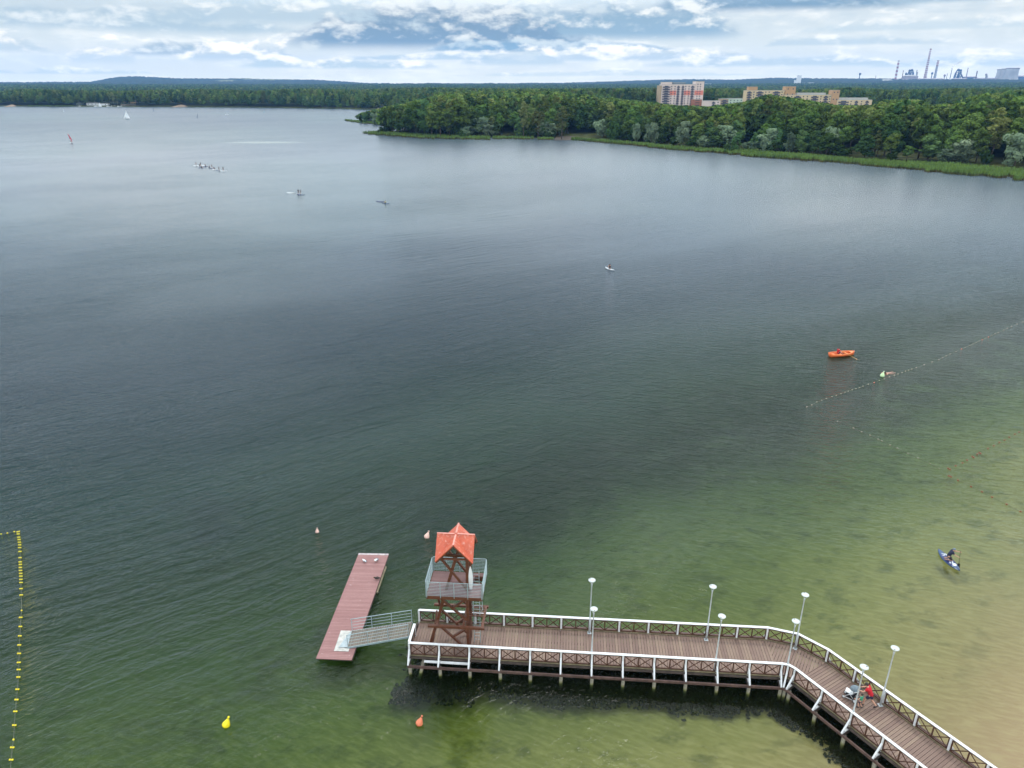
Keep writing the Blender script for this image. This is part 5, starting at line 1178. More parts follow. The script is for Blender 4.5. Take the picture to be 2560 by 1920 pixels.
# ---- the rest of the woods: one uncountable mass each, scattered by geometry nodes
SRC = []
for kind in ('broad', 'broad', 'poplar', 'alder'):
    rng = np.random.default_rng(300+len(SRC)); V, t = norm_crown(kind, rng, 1000); V2 = V.reshape(-1, 4, 3); c_ = V2.mean(1, keepdims=True); V = (c_+(V2-c_)*1.30).reshape(-1, 3)
    k = 1/NAT[kind]; SRC.append(bpy.data.objects.new('wood_crown', quads_mesh('wood_crown', V*k, t, [LM[kind]])))
def scatter(name, P, H_, wide, label):
    n = len(P); me = bpy.data.meshes.new(name); me.vertices.add(n); me.vertices.foreach_set('co', P.astype(np.float32).ravel())
    a = me.attributes.new('scl', 'FLOAT_VECTOR', 'POINT'); a.data.foreach_set('vector', np.stack([H_*wide, H_*wide, H_], 1).astype(np.float32).ravel())
    a = me.attributes.new('rot', 'FLOAT_VECTOR', 'POINT'); a.data.foreach_set('vector', np.stack([RNG.normal(0, .04, n), RNG.normal(0, .04, n), RNG.uniform(0, 6.28, n)], 1).astype(np.float32).ravel())
    a = me.attributes.new('pick', 'INT', 'POINT'); a.data.foreach_set('value', RNG.integers(0, len(SRC), n).astype(np.int32))
    o = bpy.data.objects.new(name, me); COL.objects.link(o); tag(o, label, 'woodland', None, 'stuff')
    ng = bpy.data.node_groups.new(name, 'GeometryNodeTree'); ng.interface.new_socket('Geometry', in_out='INPUT', socket_type='NodeSocketGeometry'); ng.interface.new_socket('Geometry', in_out='OUTPUT', socket_type='NodeSocketGeometry')
    gi, go = ng.nodes.new('NodeGroupInput'), ng.nodes.new('NodeGroupOutput'); ip = ng.nodes.new('GeometryNodeInstanceOnPoints'); jn = ng.nodes.new('GeometryNodeJoinGeometry')
    for s_ in SRC:
        oi = ng.nodes.new('GeometryNodeObjectInfo'); oi.inputs['Object'].default_value = s_; oi.inputs['As Instance'].default_value = True; ng.links.new(oi.outputs['Geometry'], jn.inputs[0])
    def attr(nm, ty):
        k = ng.nodes.new('GeometryNodeInputNamedAttribute'); k.data_type = ty; k.inputs['Name'].default_value = nm; return k.outputs[0]
    ng.links.new(gi.outputs[0], ip.inputs['Points']); ng.links.new(jn.outputs[0], ip.inputs['Instance']); ip.inputs['Pick Instance'].default_value = True
    ng.links.new(attr('pick', 'INT'), ip.inputs['Instance Index']); ng.links.new(attr('rot', 'FLOAT_VECTOR'), ip.inputs['Rotation']); ng.links.new(attr('scl', 'FLOAT_VECTOR'), ip.inputs['Scale']); ng.links.new(ip.outputs[0], go.inputs[0])
    md = o.modifiers.new('scatter', 'NODES'); md.node_group = ng; return o
def polar(n, r0, r1, a0, a1):
    r = np.sqrt(RNG.uniform(r0*r0, r1*r1, n)); a = RNG.uniform(R(a0), R(a1), n); return np.sin(a)*r, np.cos(a)*r, r, a
def tlim(X, Y, prof):
    px = 1280+F*X/(Y*CT+H*ST*.5); t = np.interp(px, [a for a, _ in prof], [b_ for _, b_ in prof]); ang = -TH+np.arctan((960-t)/F); return H+Y*np.tan(ang)
X, Y, r, a = polar(19000, 300, 960, -16, 40); k = inside(X, Y); X, Y, r, a = X[k], Y[k], r[k], a[k]; cd = coast_dist(X, Y); k = (cd > 38+np.interp(1280+F*X/(Y*CT+H*ST), [900, 1400, 1800, 2150, 2560, 2800], [9, 9, 14, 30, 30, 34])) | ((a < R(-3.5)) & (cd > 14)); X, Y, r = X[k], Y[k], r[k]
Z = ground_z(X, Y); lim = tlim(X, Y, PROF); Hh = np.minimum(RNG.uniform(17, 27, len(X)), (lim-Z)*RNG.uniform(.88, 1.0, len(X))); pxa = 1280+F*X/(Y*CT+H*ST*.5); k = (Hh > 5) & ~((pxa > 1640) & (pxa < 2350) & (r > 925))
# clearings where the blocks of flats stand
pxa = 1280+F*X/(Y*CT+H*ST*.5)
scatter('lakeside_wood', np.stack([X, Y, Z-.2], 1)[k], Hh[k], np.clip(20/Hh[k], 1.0, 1.9)*RNG.uniform(.85, 1.35, int(k.sum())), 'dense broadleaf wood filling the right shore behind the front trees')
# beyond the flats and along the far shore, thinning into the plain
PROF2 = [(-1500, 222), (-60, 226), (0, 229), (60, 222), (150, 225), (300, 227), (420, 224), (520, 222), (640, 227), (760, 221), (900, 224), (1000, 219), (1120, 219), (1250, 221), (1400, 222), (1550, 220), (1700, 219), (1850, 221), (1960, 226), (2120, 219), (2240, 225), (2330, 222), (2460, 219), (2560, 218), (3600, 218)]
X, Y, r, a = polar(60000, 960, 2600, -46, 46); k = inside(X, Y) | (r > 1700); X, Y, r, a = X[k], Y[k], r[k], a[k]
cd = coast_dist(X, Y); k = (cd > 7) & ((r > 1000) | (a < 0)); dens = np.interp(r, [1000, 1500, 2600], [1, .9, .55]); k &= RNG.random(len(X)) < dens
px = 1280+F*X/(Y*CT+H*ST*.5)
k &= ~((px > 1640) & (px < 2350) & (r < 1110))
for (p0, p1, rr) in ((180, 345, 26), (425, 465, 45), (5, 40, 35), (935, 950, 20)): k &= ~((px > p0) & (px < p1) & (cd < rr) & (r > 1100))
X, Y, r = X[k], Y[k], r[k]; Z = np.where(r > 1000, np.maximum(ground_z(X, Y), 0), 1); Z = np.where(r > 1300, np.maximum(Z, far_z(np.arctan2(X, Y), r)), Z); cd = coast_dist(X, Y)
lim = tlim(X, Y, PROF2); big = np.array([mnoise.noise((x_*.006, y_*.006, 3)) for x_, y_ in zip(X, Y)])
Hh = np.clip(np.interp(cd, [5, 18, 60], [7, 14, 19])+big*11+RNG.normal(0, 3.2, len(X)), 5, 29); Hh = np.minimum(Hh, np.maximum(lim-Z, 5.5))
scatter('far_wood', np.stack([X, Y, Z-.3], 1), Hh, np.clip(18/Hh, .9, 1.9)*RNG.uniform(.85, 1.3, len(Hh)), 'continuous dark forest along the far shore and on the plain behind the flats')
X, Y, r, a = polar(42000, 2500, 5200, -40, 40); Z = far_z(a, r); Hh = RNG.uniform(9, 19, len(X))*np.interp(r, [2500, 5200], [.9, .6])
scatter('plain_forest', np.stack([X, Y, Z], 1), Hh, np.full(len(X), 1.5), 'hazy bluish forest on the plain in front of the hills')
# ================================================================== REEDS
def reed_mat():
    m, nt, b = newmat('reeds'); a = nt.nodes.new('ShaderNodeAttribute'); a.attribute_name = 'tint'; p = geopos(nt)
    c = ramp(nt, E(nt, a.outputs['Fac']), [(.0, (.095, .072, .030)), (.30, (.10, .095, .030)), (.42, (.085, .140, .030)), (1.0, (.165, .255, .055))])
    c = mixc(nt, noise(nt, p, .07, 4, .6).smooth(.4, .65)*.5, c, (.075, .125, .035))
    put(nt, b.inputs['Base Color'], c); b.inputs['Roughness'].default_value = .8; b.inputs['Specular IOR Level'].default_value = .15; return m
M['reed'] = reed_mat()
def reed_bed(front, back, label, dens, h):
    A = [at(x, y, 0) for x, y in front]; B = [at(x, y, 1.6) for x, y in back]; n = len(A); V, T_ = [], []
    for i in range(n-1):
        area = ((A[i+1]-A[i]).length+(B[i+1]-B[i]).length)/2*((B[i]-A[i]).length+(B[i+1]-A[i+1]).length)/2
        for _ in range(int(area*dens)):
            u, v = random.random(), random.random()**1.5; q = A[i].lerp(A[i+1], u).lerp(B[i].lerp(B[i+1], u), v)
            e = mnoise.noise((q.x*.16, q.y*.16, 1)); e2 = mnoise.noise((q.x*.03, q.y*.05, 9))
            if v < .30*(.5+e) : continue
            hh = h*(1+.22*e+.15*e2)*random.uniform(.75, 1.1); w = random.uniform(.14, .30); t = random.uniform(0, math.pi); dx, dy = math.cos(t)*w, math.sin(t)*w; lx, ly = random.gauss(.10, .12), random.gauss(0, .10)
            zb = -.35; zm = hh*.42; g = random.random()
            V += [(q.x-dx, q.y-dy, zb), (q.x+dx, q.y+dy, zb), (q.x+dx*.95+lx*.4, q.y+dy*.95+ly*.4, zm), (q.x-dx*.95+lx*.4, q.y-dy*.95+ly*.4, zm)]; T_.append(g*.34 if v < .5 else .36+g*.2)
            V += [(q.x-dx*.95+lx*.4, q.y-dy*.95+ly*.4, zm), (q.x+dx*.95+lx*.4, q.y+dy*.95+ly*.4, zm), (q.x+dx*.2+lx*1.6, q.y+dy*.2+ly*1.6, hh), (q.x-dx*.2+lx*1.6, q.y-dy*.2+ly*1.6, hh)]; T_.append(.45+g*.55)
    o = bpy.data.objects.new('reeds', quads_mesh('reeds', np.array(V), np.array(T_), [M['reed']])); COL.objects.link(o); tag(o, label, 'reeds', None, 'stuff')
reed_bed([(855, 301), (880, 306), (925, 311), (972, 315.5), (1000, 318)], [(874, 298), (905, 301), (935, 303), (975, 306), (1003, 308)], 'reed bed round the outermost tip of the wooded point', .8, 1.9)
reed_bed([(902, 333), (930, 338), (969, 341), (1042, 347), (1130, 349), (1224, 350.5)], [(935, 327), (955, 327), (985, 329), (1050, 333), (1140, 336), (1226, 339)], 'reed bed along the left part of the wooded shore', 1.3, 2.1)
reed_bed([(1230, 348), (1280, 349), (1335, 349.5)], [(1232, 338.5), (1282, 339), (1334, 340)], 'short reed bed left of the bare bank', 1.5, 2.0)
reed_bed([(1343, 350), (1365, 350.5), (1384, 350)], [(1345, 342), (1366, 341), (1383, 342)], 'small isolated clump of reeds at the bare bank', 1.5, 1.9)
reed_bed([(1424, 349), (1500, 358), (1604, 367), (1673, 376), (1735, 380), (1789, 383)], [(1432, 345), (1511, 347), (1604, 356), (1675, 363), (1735, 366.5), (1785, 370)], 'reed bed right of the bare bank below the silver willows', 2.2, 2.1)
reed_bed([(1776, 381), (1789, 384), (1859, 391), (1963, 401), (2060, 407), (2148, 414), (2293, 428), (2437, 443), (2560, 453), (2760, 475)], [(1790, 370), (1800, 371), (1870, 373), (1974, 382), (2060, 388), (2148, 396), (2293, 402), (2420, 410), (2560, 421), (2780, 440)], 'long broad reed bed running to the right edge of the photo', 3.2, 2.2)
far_reeds = [(70, 267), (100, 267), (185, 267.3)], [(70, 262.5), (100, 262.5), (185, 263)]
reed_bed(*far_reeds, 'low reed strip on the far shore left of the boathouse', .25, 2.2); reed_bed([(470, 268.5), (600, 269.5), (760, 271.5), (860, 273.5), (935, 275)], [(470, 266), (600, 267), (760, 269), (860, 271), (935, 272.5)], 'low reed strip on the far shore below the forest', .22, 2.0)
# bare bank between the reed beds
bk = MB(); q = [at(x, y, .0) for x, y in ((1385, 351), (1432, 350.5), (1440, 343), (1392, 342))]; bk.add([(p.x, p.y, z) for p, z in zip(q, (.05, .05, .75, .75))], [(0, 1, 2, 3)]); M['bankm'] = mat('bare_earth', (.065, .050, .035), .95, .3, .2); structure('earth_bank', bk, M['bankm'])
# ================================================================== FLATS
M['glass'] = mat('dark_window_glass', (.09, .10, .12), .15, .3, .2, spec=.6); M['pinkwall'] = mat('pale_pink_render', (.62, .50, .455), .85, .06, .2); M['coral'] = mat('coral_render', (.62, .20, .15), .85, .06, .2); M['tanwall'] = mat('tan_render', (.40, .30, .20), .85, .08, .2)
M['yelwall'] = mat('yellow_render', (.58, .45, .28), .85, .08, .2); M['ochre'] = mat('ochre_render', (.46, .28, .15), .85, .08, .2); M['balc'] = mat('dark_balcony_panel', (.075, .072, .10), .7, .2, .3); M['roofg'] = mat('grey_flat_roof', (.38, .36, .33), .9, .15, .2); M['terr'] = mat('terracotta_panel', (.34, .14, .09), .8, .15, .3); M['palegreen'] = mat('pale_green_render', (.42, .50, .40), .85, .08, .2); M['bandy'] = mat('brown_band', (.20, .14, .10), .8, .1, .3)
win_me = None
def wmesh(w, h):
    mb = MB(); mb.box((0, -.02, 0), (w, .10, h)); return mb.mesh('window', M['glass'])
def bmesh_(w, h, m):
    mb = MB(); mb.box((0, -.55, -h*.22), (w, .10, h*.48)); mb.box((-w/2+.05, -.27, -h*.22), (.10, .46, h*.48)); mb.box((w/2-.05, -.27, -h*.22), (.10, .46, h*.48)); mb.box((0, -.30, -h*.48), (w, .60, .14)); return mb.mesh('balcony', m)
WME = wmesh(1.5, 1.35)
class Flats:
    def __init__(s, name, label, px, d, rz):
        q = atd(px, 210, d); s.base = Vector((q.x, q.y, 3.0)); s.d = d; s.rz = rz; s.t = thing(name, label, 'apartment building', tuple(s.base), rz); s.cnt = {}; s.k = 1800/(d*CT)
        s.px = px
    def X(s, px): return (px-s.px)/s.k
    def Z(s, py): return (H+(210-py)*s.d/2112)-s.base.z
    def wall(s, x0, x1, ytop, m, depth=12.0, y0=0.0, zb=-2.0, name='wall', roof=True):
        X0, X1, zt = s.X(x0), s.X(x1), s.Z(ytop); o = obj(name, MB().box(((X0+X1)/2, y0+depth/2, (zt+zb)/2), (X1-X0, depth, zt-zb)), m, s.t)
        if roof: obj('roof', MB().box(((X0+X1)/2, y0+depth/2, zt+.15), (X1-X0+.5, depth+.5, .3)), M['roofg'], o)
        return o
    def grid(s, cols, ytop, nfl, fl=2.8, y0=0.0, bal=None, first=1.9):
        zt = s.Z(ytop)
        for f in range(nfl):
            z = zt-first-f*fl
            for c in cols:
                if c[0] == 'w':
                    o = bpy.data.objects.new('window', WME); o.location = (s.X(c[1]), y0-.03, z)
                else:
                    key = (c[0], round(c[2], 1))
                    if key not in s.cnt: s.cnt[key] = (bmesh_(c[2]/s.k, 2.8, bal or M['balc']), wmesh((c[2]/s.k)*.5, 1.9))
                    o = bpy.data.objects.new('balcony', s.cnt[key][0]); o.location = (s.X(c[1]), y0-.03, z)
                    w_ = bpy.data.objects.new('balcony_door', s.cnt[key][1]); COL.objects.link(w_); w_.parent = o
                COL.objects.link(o); o.parent = s.t
zx = lambda v: 1600+v*.2893
zy7 = lambda v: 180+v*.2893
fa = Flats('apartment_block', 'tall pale pink apartment block with coral band and dark balconies above the wood', 1705, 985, R(5))
fa.wall(zx(188), zx(482), zy7(107), M['pinkwall']); fa.wall(zx(483), zx(560), zy7(82), M['pinkwall']); fa.wall(zx(172), zx(187), zy7(118), M['tanwall'], 14.0, .3, name='side_wall')
fa.wall(zx(192), zx(282), zy7(88), M['pinkwall'], 6, 3, fa.Z(zy7(106)), 'roof_house'); fa.wall(zx(292), zx(400), zy7(92), M['greyc'], 5, 4, fa.Z(zy7(106)), 'roof_house')
for (x0, x1) in ((262, 318), (387, 443), (480, 557)):
    X0, X1 = fa.X(zx(x0)), fa.X(zx(x1)); obj('coral_band', MB().box(((X0+X1)/2, -.02, (fa.Z(zy7(160))+fa.Z(zy7(200)))/2), (X1-X0, .06, fa.Z(zy7(160))-fa.Z(zy7(200)))), M['coral'], fa.t)
fa.grid([('b', zx(229), 66*.2893), ('w', zx(274)), ('w', zx(304)), ('b', zx(334), 25*.2893), ('b', zx(374), 22*.2893), ('w', zx(398)), ('w', zx(428)), ('b', zx(460), 30*.2893)], zy7(112), 9)
fa.grid([('w', zx(505)), ('w', zx(528))], zy7(92), 11)
fb2 = Flats('low_building', 'low pale pink annex with terracotta balconies at the foot of the tall block', 1790, 960, R(4)); fb2.wall(zx(548), zx(710), zy7(252), M['pinkwall']); fb2.wall(zx(472), zx(547), zy7(238), M['terr'], 10, .6); fb2.grid([('b', zx(509), 70*.2893)], zy7(236), 3, 2.8, .6, M['terr']); fb2.grid([('b', zx(652), 30*.2893), ('w', zx(692))], zy7(250), 3)
fb3 = Flats('low_building', 'low grey building with long balconies right of the pink annex', 1825, 1010, R(0)); fb3.wall(zx(712), zx(780), zy7(234), M['tanwall']); fb3.grid([('b', zx(747), 56*.2893)], zy7(234), 4)
fb4 = Flats('low_building', 'low pale green building between the pink annex and the yellow flats', 1840, 1060, R(-3)); fb4.wall(zx(782), zx(918), zy7(230), M['palegreen']); fb4.grid([('w', zx(800)), ('w', zx(830)), ('w', zx(860)), ('w', zx(890))], zy7(234), 4)
yb = Flats('apartment_building', 'long stepped yellow apartment building with ochre stair towers', 1970, 960, R(4))
yb.wall(zx(925), zx(1262), zy7(160), M['yelwall'], 11, 1.2); yb.wall(zx(945), zx(1020), zy7(128), M['ochre'], 8, 2, yb.Z(zy7(160)), 'stair_tower'); yb.wall(zx(1265), zx(1353), zy7(126), M['ochre'], 10, -.6, name='stair_tower')
yb.wall(zx(1256), zx(1680), zy7(199), M['yelwall'], 11, -1.0); yb.wall(zx(1380), zx(1640), zy7(182), M['plate'], 7, 3, yb.Z(zy7(198)), 'roof_house'); yb.wall(zx(1682), zx(1748), zy7(158), M['ochre'], 10, -1.6, name='stair_tower'); yb.wall(zx(1735), zx(2050), zy7(243), M['yelwall'], 11, -2.6); yb.wall(zx(1760), zx(2030), zy7(226), M['plate'], 6, 3, yb.Z(zy7(242)), 'roof_house')
yb.grid([('b', zx(950), 40*.2893), ('w', zx(990)), ('b', zx(1043), 62*.2893), ('w', zx(1095)), ('w', zx(1125)), ('b', zx(1190), 66*.2893), ('w', zx(1240))], zy7(160), 4, 2.8, 1.2)
yb.grid([('w', zx(1290)), ('w', zx(1325)), ('b', zx(1378), 60*.2893), ('w', zx(1430)), ('w', zx(1465)), ('b', zx(1532), 64*.2893), ('w', zx(1587)), ('b', zx(1632), 40*.2893), ('w', zx(1668))], zy7(199), 5, 2.8, -1.0)
yb.grid([('b', zx(1792), 92*.2893), ('w', zx(1860)), ('b', zx(1908), 30*.2893), ('w', zx(1955)), ('b', zx(2005), 30*.2893)], zy7(243), 3, 2.8, -2.6)
yb.grid([('w', zx(1700)), ('w', zx(1730))], zy7(162), 2, 8, -1.6); yb.grid([('w', zx(1285)), ('w', zx(1330))], zy7(132), 2, 6, -.6)
def lowb(px0, px1, ytop, d, m, label, h=8, roofm='roofg', name='low_building', gable=False, depth=10, group=None):
    q0, q1 = atd(px0, ytop, d), atd(px1, ytop, d); zt = q0.z; t = thing(name, label, 'house' if gable else 'building', ((q0.x+q1.x)/2, d, zt-h), R(random.uniform(-12, 12)), group); w = q1.x-q0.x
    if gable:
        e = h*.5; obj('wall', MB().box((0, 0, e/2-1.5), (w, depth, e+3)), m, t)
        rm = MB(); rm.add([(-w/2-.5, -depth/2-.5, e-.2), (w/2+.5, -depth/2-.5, e-.2), (w/2+.5, depth/2+.5, e-.2), (-w/2-.5, depth/2+.5, e-.2), (-w/2-.3, 0, h), (w/2+.3, 0, h)], [(0, 1, 5, 4), (2, 3, 4, 5), (0, 4, 3), (1, 2, 5), (3, 2, 1, 0)]); obj('roof', rm, M[roofm], t)
    else:
        obj('wall', MB().box((0, 0, h/2-1.5), (w, depth, h+3)), m, t); obj('roof', MB().box((0, 0, h+.15), (w+.6, depth+.6, .3)), M[roofm], t)
    for k in range(max(2, int(w/6))):
        o = bpy.data.objects.new('window', WME); COL.objects.link(o); o.parent = t; o.location = (-w/2+(k+.5)*w/max(2, int(w/6)), -depth/2-.03, min(h*.32, 2.2) if gable else h-1.7)
    return t
M['slate'] = mat('slate_roof', (.15, .16, .18), .8, .2, .3); M['tile'] = mat('red_tile_roof', (.30, .09, .05), .8, .2, .3); M['whitew'] = mat('white_render', (.70, .70, .70), .85, .08, .2); M['sandy'] = mat('sandy_bank', (.22, .155, .10), .95, .35, .08); M['mauve'] = mat('mauve_sheet_wall', (.34, .29, .30), .8, .15, .05); M['steelb'] = mat('blue_steelwork', (.07, .10, .17), .7, .3, .05); M['rust'] = mat('rusty_steel', (.16, .085, .07), .8, .3, .05); M['conc'] = mat('tower_concrete', (.40, .38, .37), .9, .15, .02)
lowb(2062, 2215, 249, 1150, M['tanwall'], 'long low tan building right of the yellow flats, half hidden by trees', 7); lowb(2320, 2390, 253, 1080, M['whitew'], 'pale low roof in the trees right of the yellow flats', 5)
lowb(2200, 2252, 234, 1650, M['greyc'], 'pale grey shed roof above the trees beyond the yellow flats', 7, gable=True, name='house', depth=14)
for i, (a, b_, y, mm) in enumerate(((2256, 2276, 233, 'slate'), (2285, 2312, 234, 'slate'), (2328, 2348, 235, 'slate'), (2352, 2372, 236, 'slate'), (2374, 2388, 238, 'tile'), (2236, 2254, 236, 'slate'), (2392, 2408, 239, 'slate'))):
    lowb(a, b_, y, 1700+i*25, M['whitew'], 'grey-roofed house among trees left of the steelworks cooling towers' if mm == 'slate' else 'red-roofed house at the right end of the row of grey-roofed houses', 7.5, mm, 'house', True, 9, 'houses in the trees' if mm == 'slate' else None)
# far shore buildings
def fshore(px0, px1, yt, yb_, m, label, gable=False, roofm='roofg', depth=9, name='boathouse'):
    q = at((px0+px1)/2, yb_, 0); d = q.y+14; h = atd(px0, yt, d).z-atd(px0, yb_, d).z; return lowb(px0, px1, yt, d, m, label, h, roofm, name, gable, depth)
fshore(219, 246, 257.5, 266, M['whitew'], 'left half of the long white boathouse on the far shore'); fshore(247, 272, 259, 266, M['whitew'], 'right half of the long white boathouse on the far shore'); fshore(194, 207, 258, 265.5, M['palegreen'], 'small greenish shed left of the white boathouse')
fshore(326.5, 339.5, 246, 264, mat('orange_tan_wall', (.55, .33, .17), .85, .1, .2), 'tall orange-tan gabled house on the far shore', True, 'sandy', 10, 'house'); fshore(310, 324, 247, 263, M['tanwall'], 'grey-brown tall building left of the orange-tan house', False, 'slate', 10, 'house'); fshore(305, 340, 261, 266, M['bandy'], 'low dark jetty building below the orange-tan house', name='shed')
fshore(16, 36, 245, 252, M['sandy'], 'low tan-roofed building in the far shore trees at far left', True, 'tile', 10, 'house'); fshore(437, 448, 256, 262, M['sandy'], 'small house with reddish roof on the sandy bank of the far shore', True, 'tile', 8, 'house')
def bank(px0, px1, yt, yb_, nm):
    mb = MB(); n = 12; f = [at(px0+(px1-px0)*i/n, yb_, .05) for i in range(n+1)]; vs = [(p.x, p.y, .1) for p in f]
    for i in range(n+1): s_ = math.sin(math.pi*i/n)**.6; vs.append((f[i].x, f[i].y+14, .3+(yb_-yt)*s_*f[i].y/2112))
    mb.add(vs, [(i, i+1, n+2+i, n+1+i) for i in range(n)]); structure(nm, mb, M['sandy'], True)
bank(428, 462, 262.5, 268, 'sandy_bank'); bank(8, 28, 262, 267, 'sandy_beach'); bank(936, 950, 271, 276, 'sandy_cove')
for (a, b_, y, d, l) in ((366, 378, 209, 6300, 'tiny white building on the slope below the left hill'), (521, 531, 213.5, 5300, 'left one of two white buildings on the plain below the left hill'), (534, 545, 213.5, 5300, 'right one of two white buildings on the plain below the left hill'), (466, 472, 215, 4700, 'tiny white building nearest in front of the left hill')):
    lowb(a, b_, y, d, M['whitew'], l, 14, depth=20)
# ================================================================== STEELWORKS on the horizon
DS = 6000; KS = DS*CT/1800*1.01
zs = lambda x, y: (2080+x*.217, 100+y*.217)
def stripes(name, n, z0, z1, a, b_, full=True):
    m, nt, b = newmat(name); x, y, z = sep(nt, objpos(nt)); t = ((z-z0)/(z1-z0)*n*.5)._m('FRACT').smooth(.48, .52); put(nt, b.inputs['Base Color'], mixc(nt, t if full else t*z.smooth(z0-.5, z0), a, b_)); b.inputs['Roughness'].default_value = .9; return m
def stack(xb, yb_, xt, yt, wb, wt, m, label, name='chimney', cat='chimney', d=DS):
    (px, py), (qx, qy) = zs(xb, yb_), zs(xt, yt); B, T_ = atd((px+qx)/2, py, d), atd((px+qx)/2, qy, d); h = T_.z-B.z; k = KS*.217*d/DS
    t = thing(name, label, cat, (B.x, B.y, B.z-15)); hb = h+15; rb, rt = wb*k/2, wt*k/2
    prof = [(rb, 0), (rb*.85+rt*.15, 15), ]+[(rb*.85*(1-u)**1.15+rt*(1-(1-u)**1.15)+0, 15+h*u) for u in (.2, .4, .6, .8, 1.0)]
    obj('shaft', MB().lathe(prof, 16), m(15, hb) if callable(m) else m, t, True); obj('rim', MB().lathe([(rt*.98, hb-.5), (rt*1.12, hb+.2), (rt*1.12, hb+3), (rt*.9, hb+3.2)], 16), M['rust'], t); return t
WR, RDc = (.62, .60, .60), (.30, .085, .085)
stack(708, 480, 741, 243, 26, 21, lambda a, b_: stripes('striped_chimney', 9, a+30, b_, WR, RDc), 'red and white striped chimney at the left of the steelworks')
stack(1040, 432, 1102, 105, 34, 17, lambda a, b_: stripes('fine_striped_chimney', 27, a, b_, RDc, WR), 'tallest chimney, finely striped red and white, in the steelworks')
def ch3(a, b_):
    m, nt, b = newmat('half_striped_chimney'); x, y, z = sep(nt, objpos(nt)); t = ((z-a)/(b_-a)*10)._m('FRACT').smooth(.45, .55); put(nt, b.inputs['Base Color'], mixc(nt, z.smooth(a+(b_-a)*.70, a+(b_-a)*.71), (.34, .33, .36), mixc(nt, t, RDc, WR))); b.inputs['Roughness'].default_value = .9; return m
stack(1165, 436, 1200, 240, 30, 23, ch3, 'grey chimney with red and white top right of the tallest chimney')
for (xb, yb_, xt, yt, wb, wt, mm, l) in ((800, 444, 810, 355, 9, 7, 'rust', 'thin dark stack left of the blue blast furnace'), (962, 420, 971, 350, 9, 8, 'steelb', 'thin stack between the blue furnace and the tallest chimney'), (974, 420, 981, 375, 8, 7, 'rust', 'short stack just left of the tallest chimney'), (1076, 437, 1086, 370, 10, 9, 'rust', 'short dark stack just right of the tallest chimney'), (1355, 425, 1372, 328, 8, 6, 'steelb', 'thin smoking stack in the steelworks'), (1524, 470, 1548, 325, 14, 9, 'mauve', 'slim mauve stack right of the second furnace'), (1645, 455, 1660, 362, 14, 12, 'rust', 'dark stack left of the twin silos'), (488, 498, 495, 415, 7, 5, 'mauve', 'thin pale mast left of the striped chimney'), (1318, 430, 1324, 392, 7, 6, 'mauve', 'short thin stack left of the smoking stack')):
    stack(xb, yb_, xt, yt, wb, wt, M[mm], l, 'stack', 'stack')
def watertower(x, yb_, yt, label, w=20, m='steelb'):
    t = stack(x-2, yb_, x, yt+12, w*.45, w*.42, M[m], label, 'water_tower', 'water tower'); (px, py) = zs(x, yt); q = atd(px, py, DS); k = KS*.217; zt = q.z-t.location.z
    obj('tank', MB().lathe([(w*k*.22, zt-26*k), (w*k*.55, zt-17*k), (w*k*.5, zt-6*k), (w*k*.2, zt)], 14), M[m], t, True)
watertower(306, 498, 378, 'dark mushroom water tower at far left of the steelworks', 22); watertower(1145, 436, 370, 'small water tower left of the grey-topped chimney', 22); watertower(1762, 470, 385, 'left one of two small silo towers beside the cooling towers', 22, 'mauve'); watertower(1774, 472, 408, 'right one of two small silo towers beside the cooling towers', 18, 'mauve'); watertower(845, 440, 374, 'dark tank tower left of the blue furnace', 20); watertower(1292, 445, 395, 'pale tank tower between the chimneys and the second furnace', 22, 'mauve')
def hall(x0, x1, yt, yb_, m, label, d=DS, depth=60, pitch=.22):
    (a, y1), (b_, y2) = zs(x0, yt), zs(x1, yb_); A, B = atd(a, y1, d), atd(b_, y2, d); w, h = B.x-A.x, A.z-B.z; t = thing('factory_hall', label, 'factory hall', ((A.x+B.x)/2, d, B.z-12)); h += 12
    obj('wall', MB().box((0, 0, h*.42), (w, depth, h*.84)), m, t); rm = MB(); e = h*.84
    rm.add([(-w/2-1, -depth/2-1, e-.3), (w/2+1, -depth/2-1, e-.3), (w/2+1, depth/2+1, e-.3), (-w/2-1, depth/2+1, e-.3), (-w/2+w*pitch, -depth*.2, h), (w/2-w*pitch, -depth*.2, h), (w/2-w*pitch, depth*.2, h), (-w/2+w*pitch, depth*.2, h)], [(0, 1, 5, 4), (1, 2, 6, 5), (2, 3, 7, 6), (3, 0, 4, 7), (4, 5, 6, 7), (3, 2, 1, 0)]); obj('roof', rm, M['roofg'] if pitch > .1 else M['mauve'], t)
for (x0, x1, yt, yb_, mm, l, dd, pt) in ((835, 960, 402, 470, 'mauve', 'large sloping grey hall below the blue furnace', 5900, .25), (760, 1005, 452, 478, 'mauve', 'long low mauve hall at the foot of the striped chimneys', 5700, .03), (1000, 1120, 440, 478, 'rust', 'rust-coloured hall below the tallest chimney', 5800, .05), (1120, 1145, 455, 490, 'whitew', 'narrow white building below the grey-topped chimney', 5600, .05), (1150, 1260, 440, 480, 'mauve', 'mauve hall right of the grey-topped chimney', 5800, .1), (1230, 1420, 462, 492, 'steelb', 'long bluish hall below the smoking stack', 5700, .03), (1400, 1530, 440, 470, 'rust', 'rusty hall under the second furnace', 5900, .05), (1530, 1640, 418, 460, 'steelb', 'dark bluish hall behind the slim mauve stack', 6200, .1), (1640, 1900, 436, 470, 'mauve', 'long mauve hall in front of the cooling towers', 6150, .03), (2115, 2330, 408, 470, 'steelb', 'dark hall at the right edge beside the cooling towers', 6150, .06), (580, 670, 452, 512, 'whitew', 'pale block at the left end of the steelworks', 5500, .2)):
    hall(x0, x1, yt, yb_, M[mm], l, dd, 60, pt)
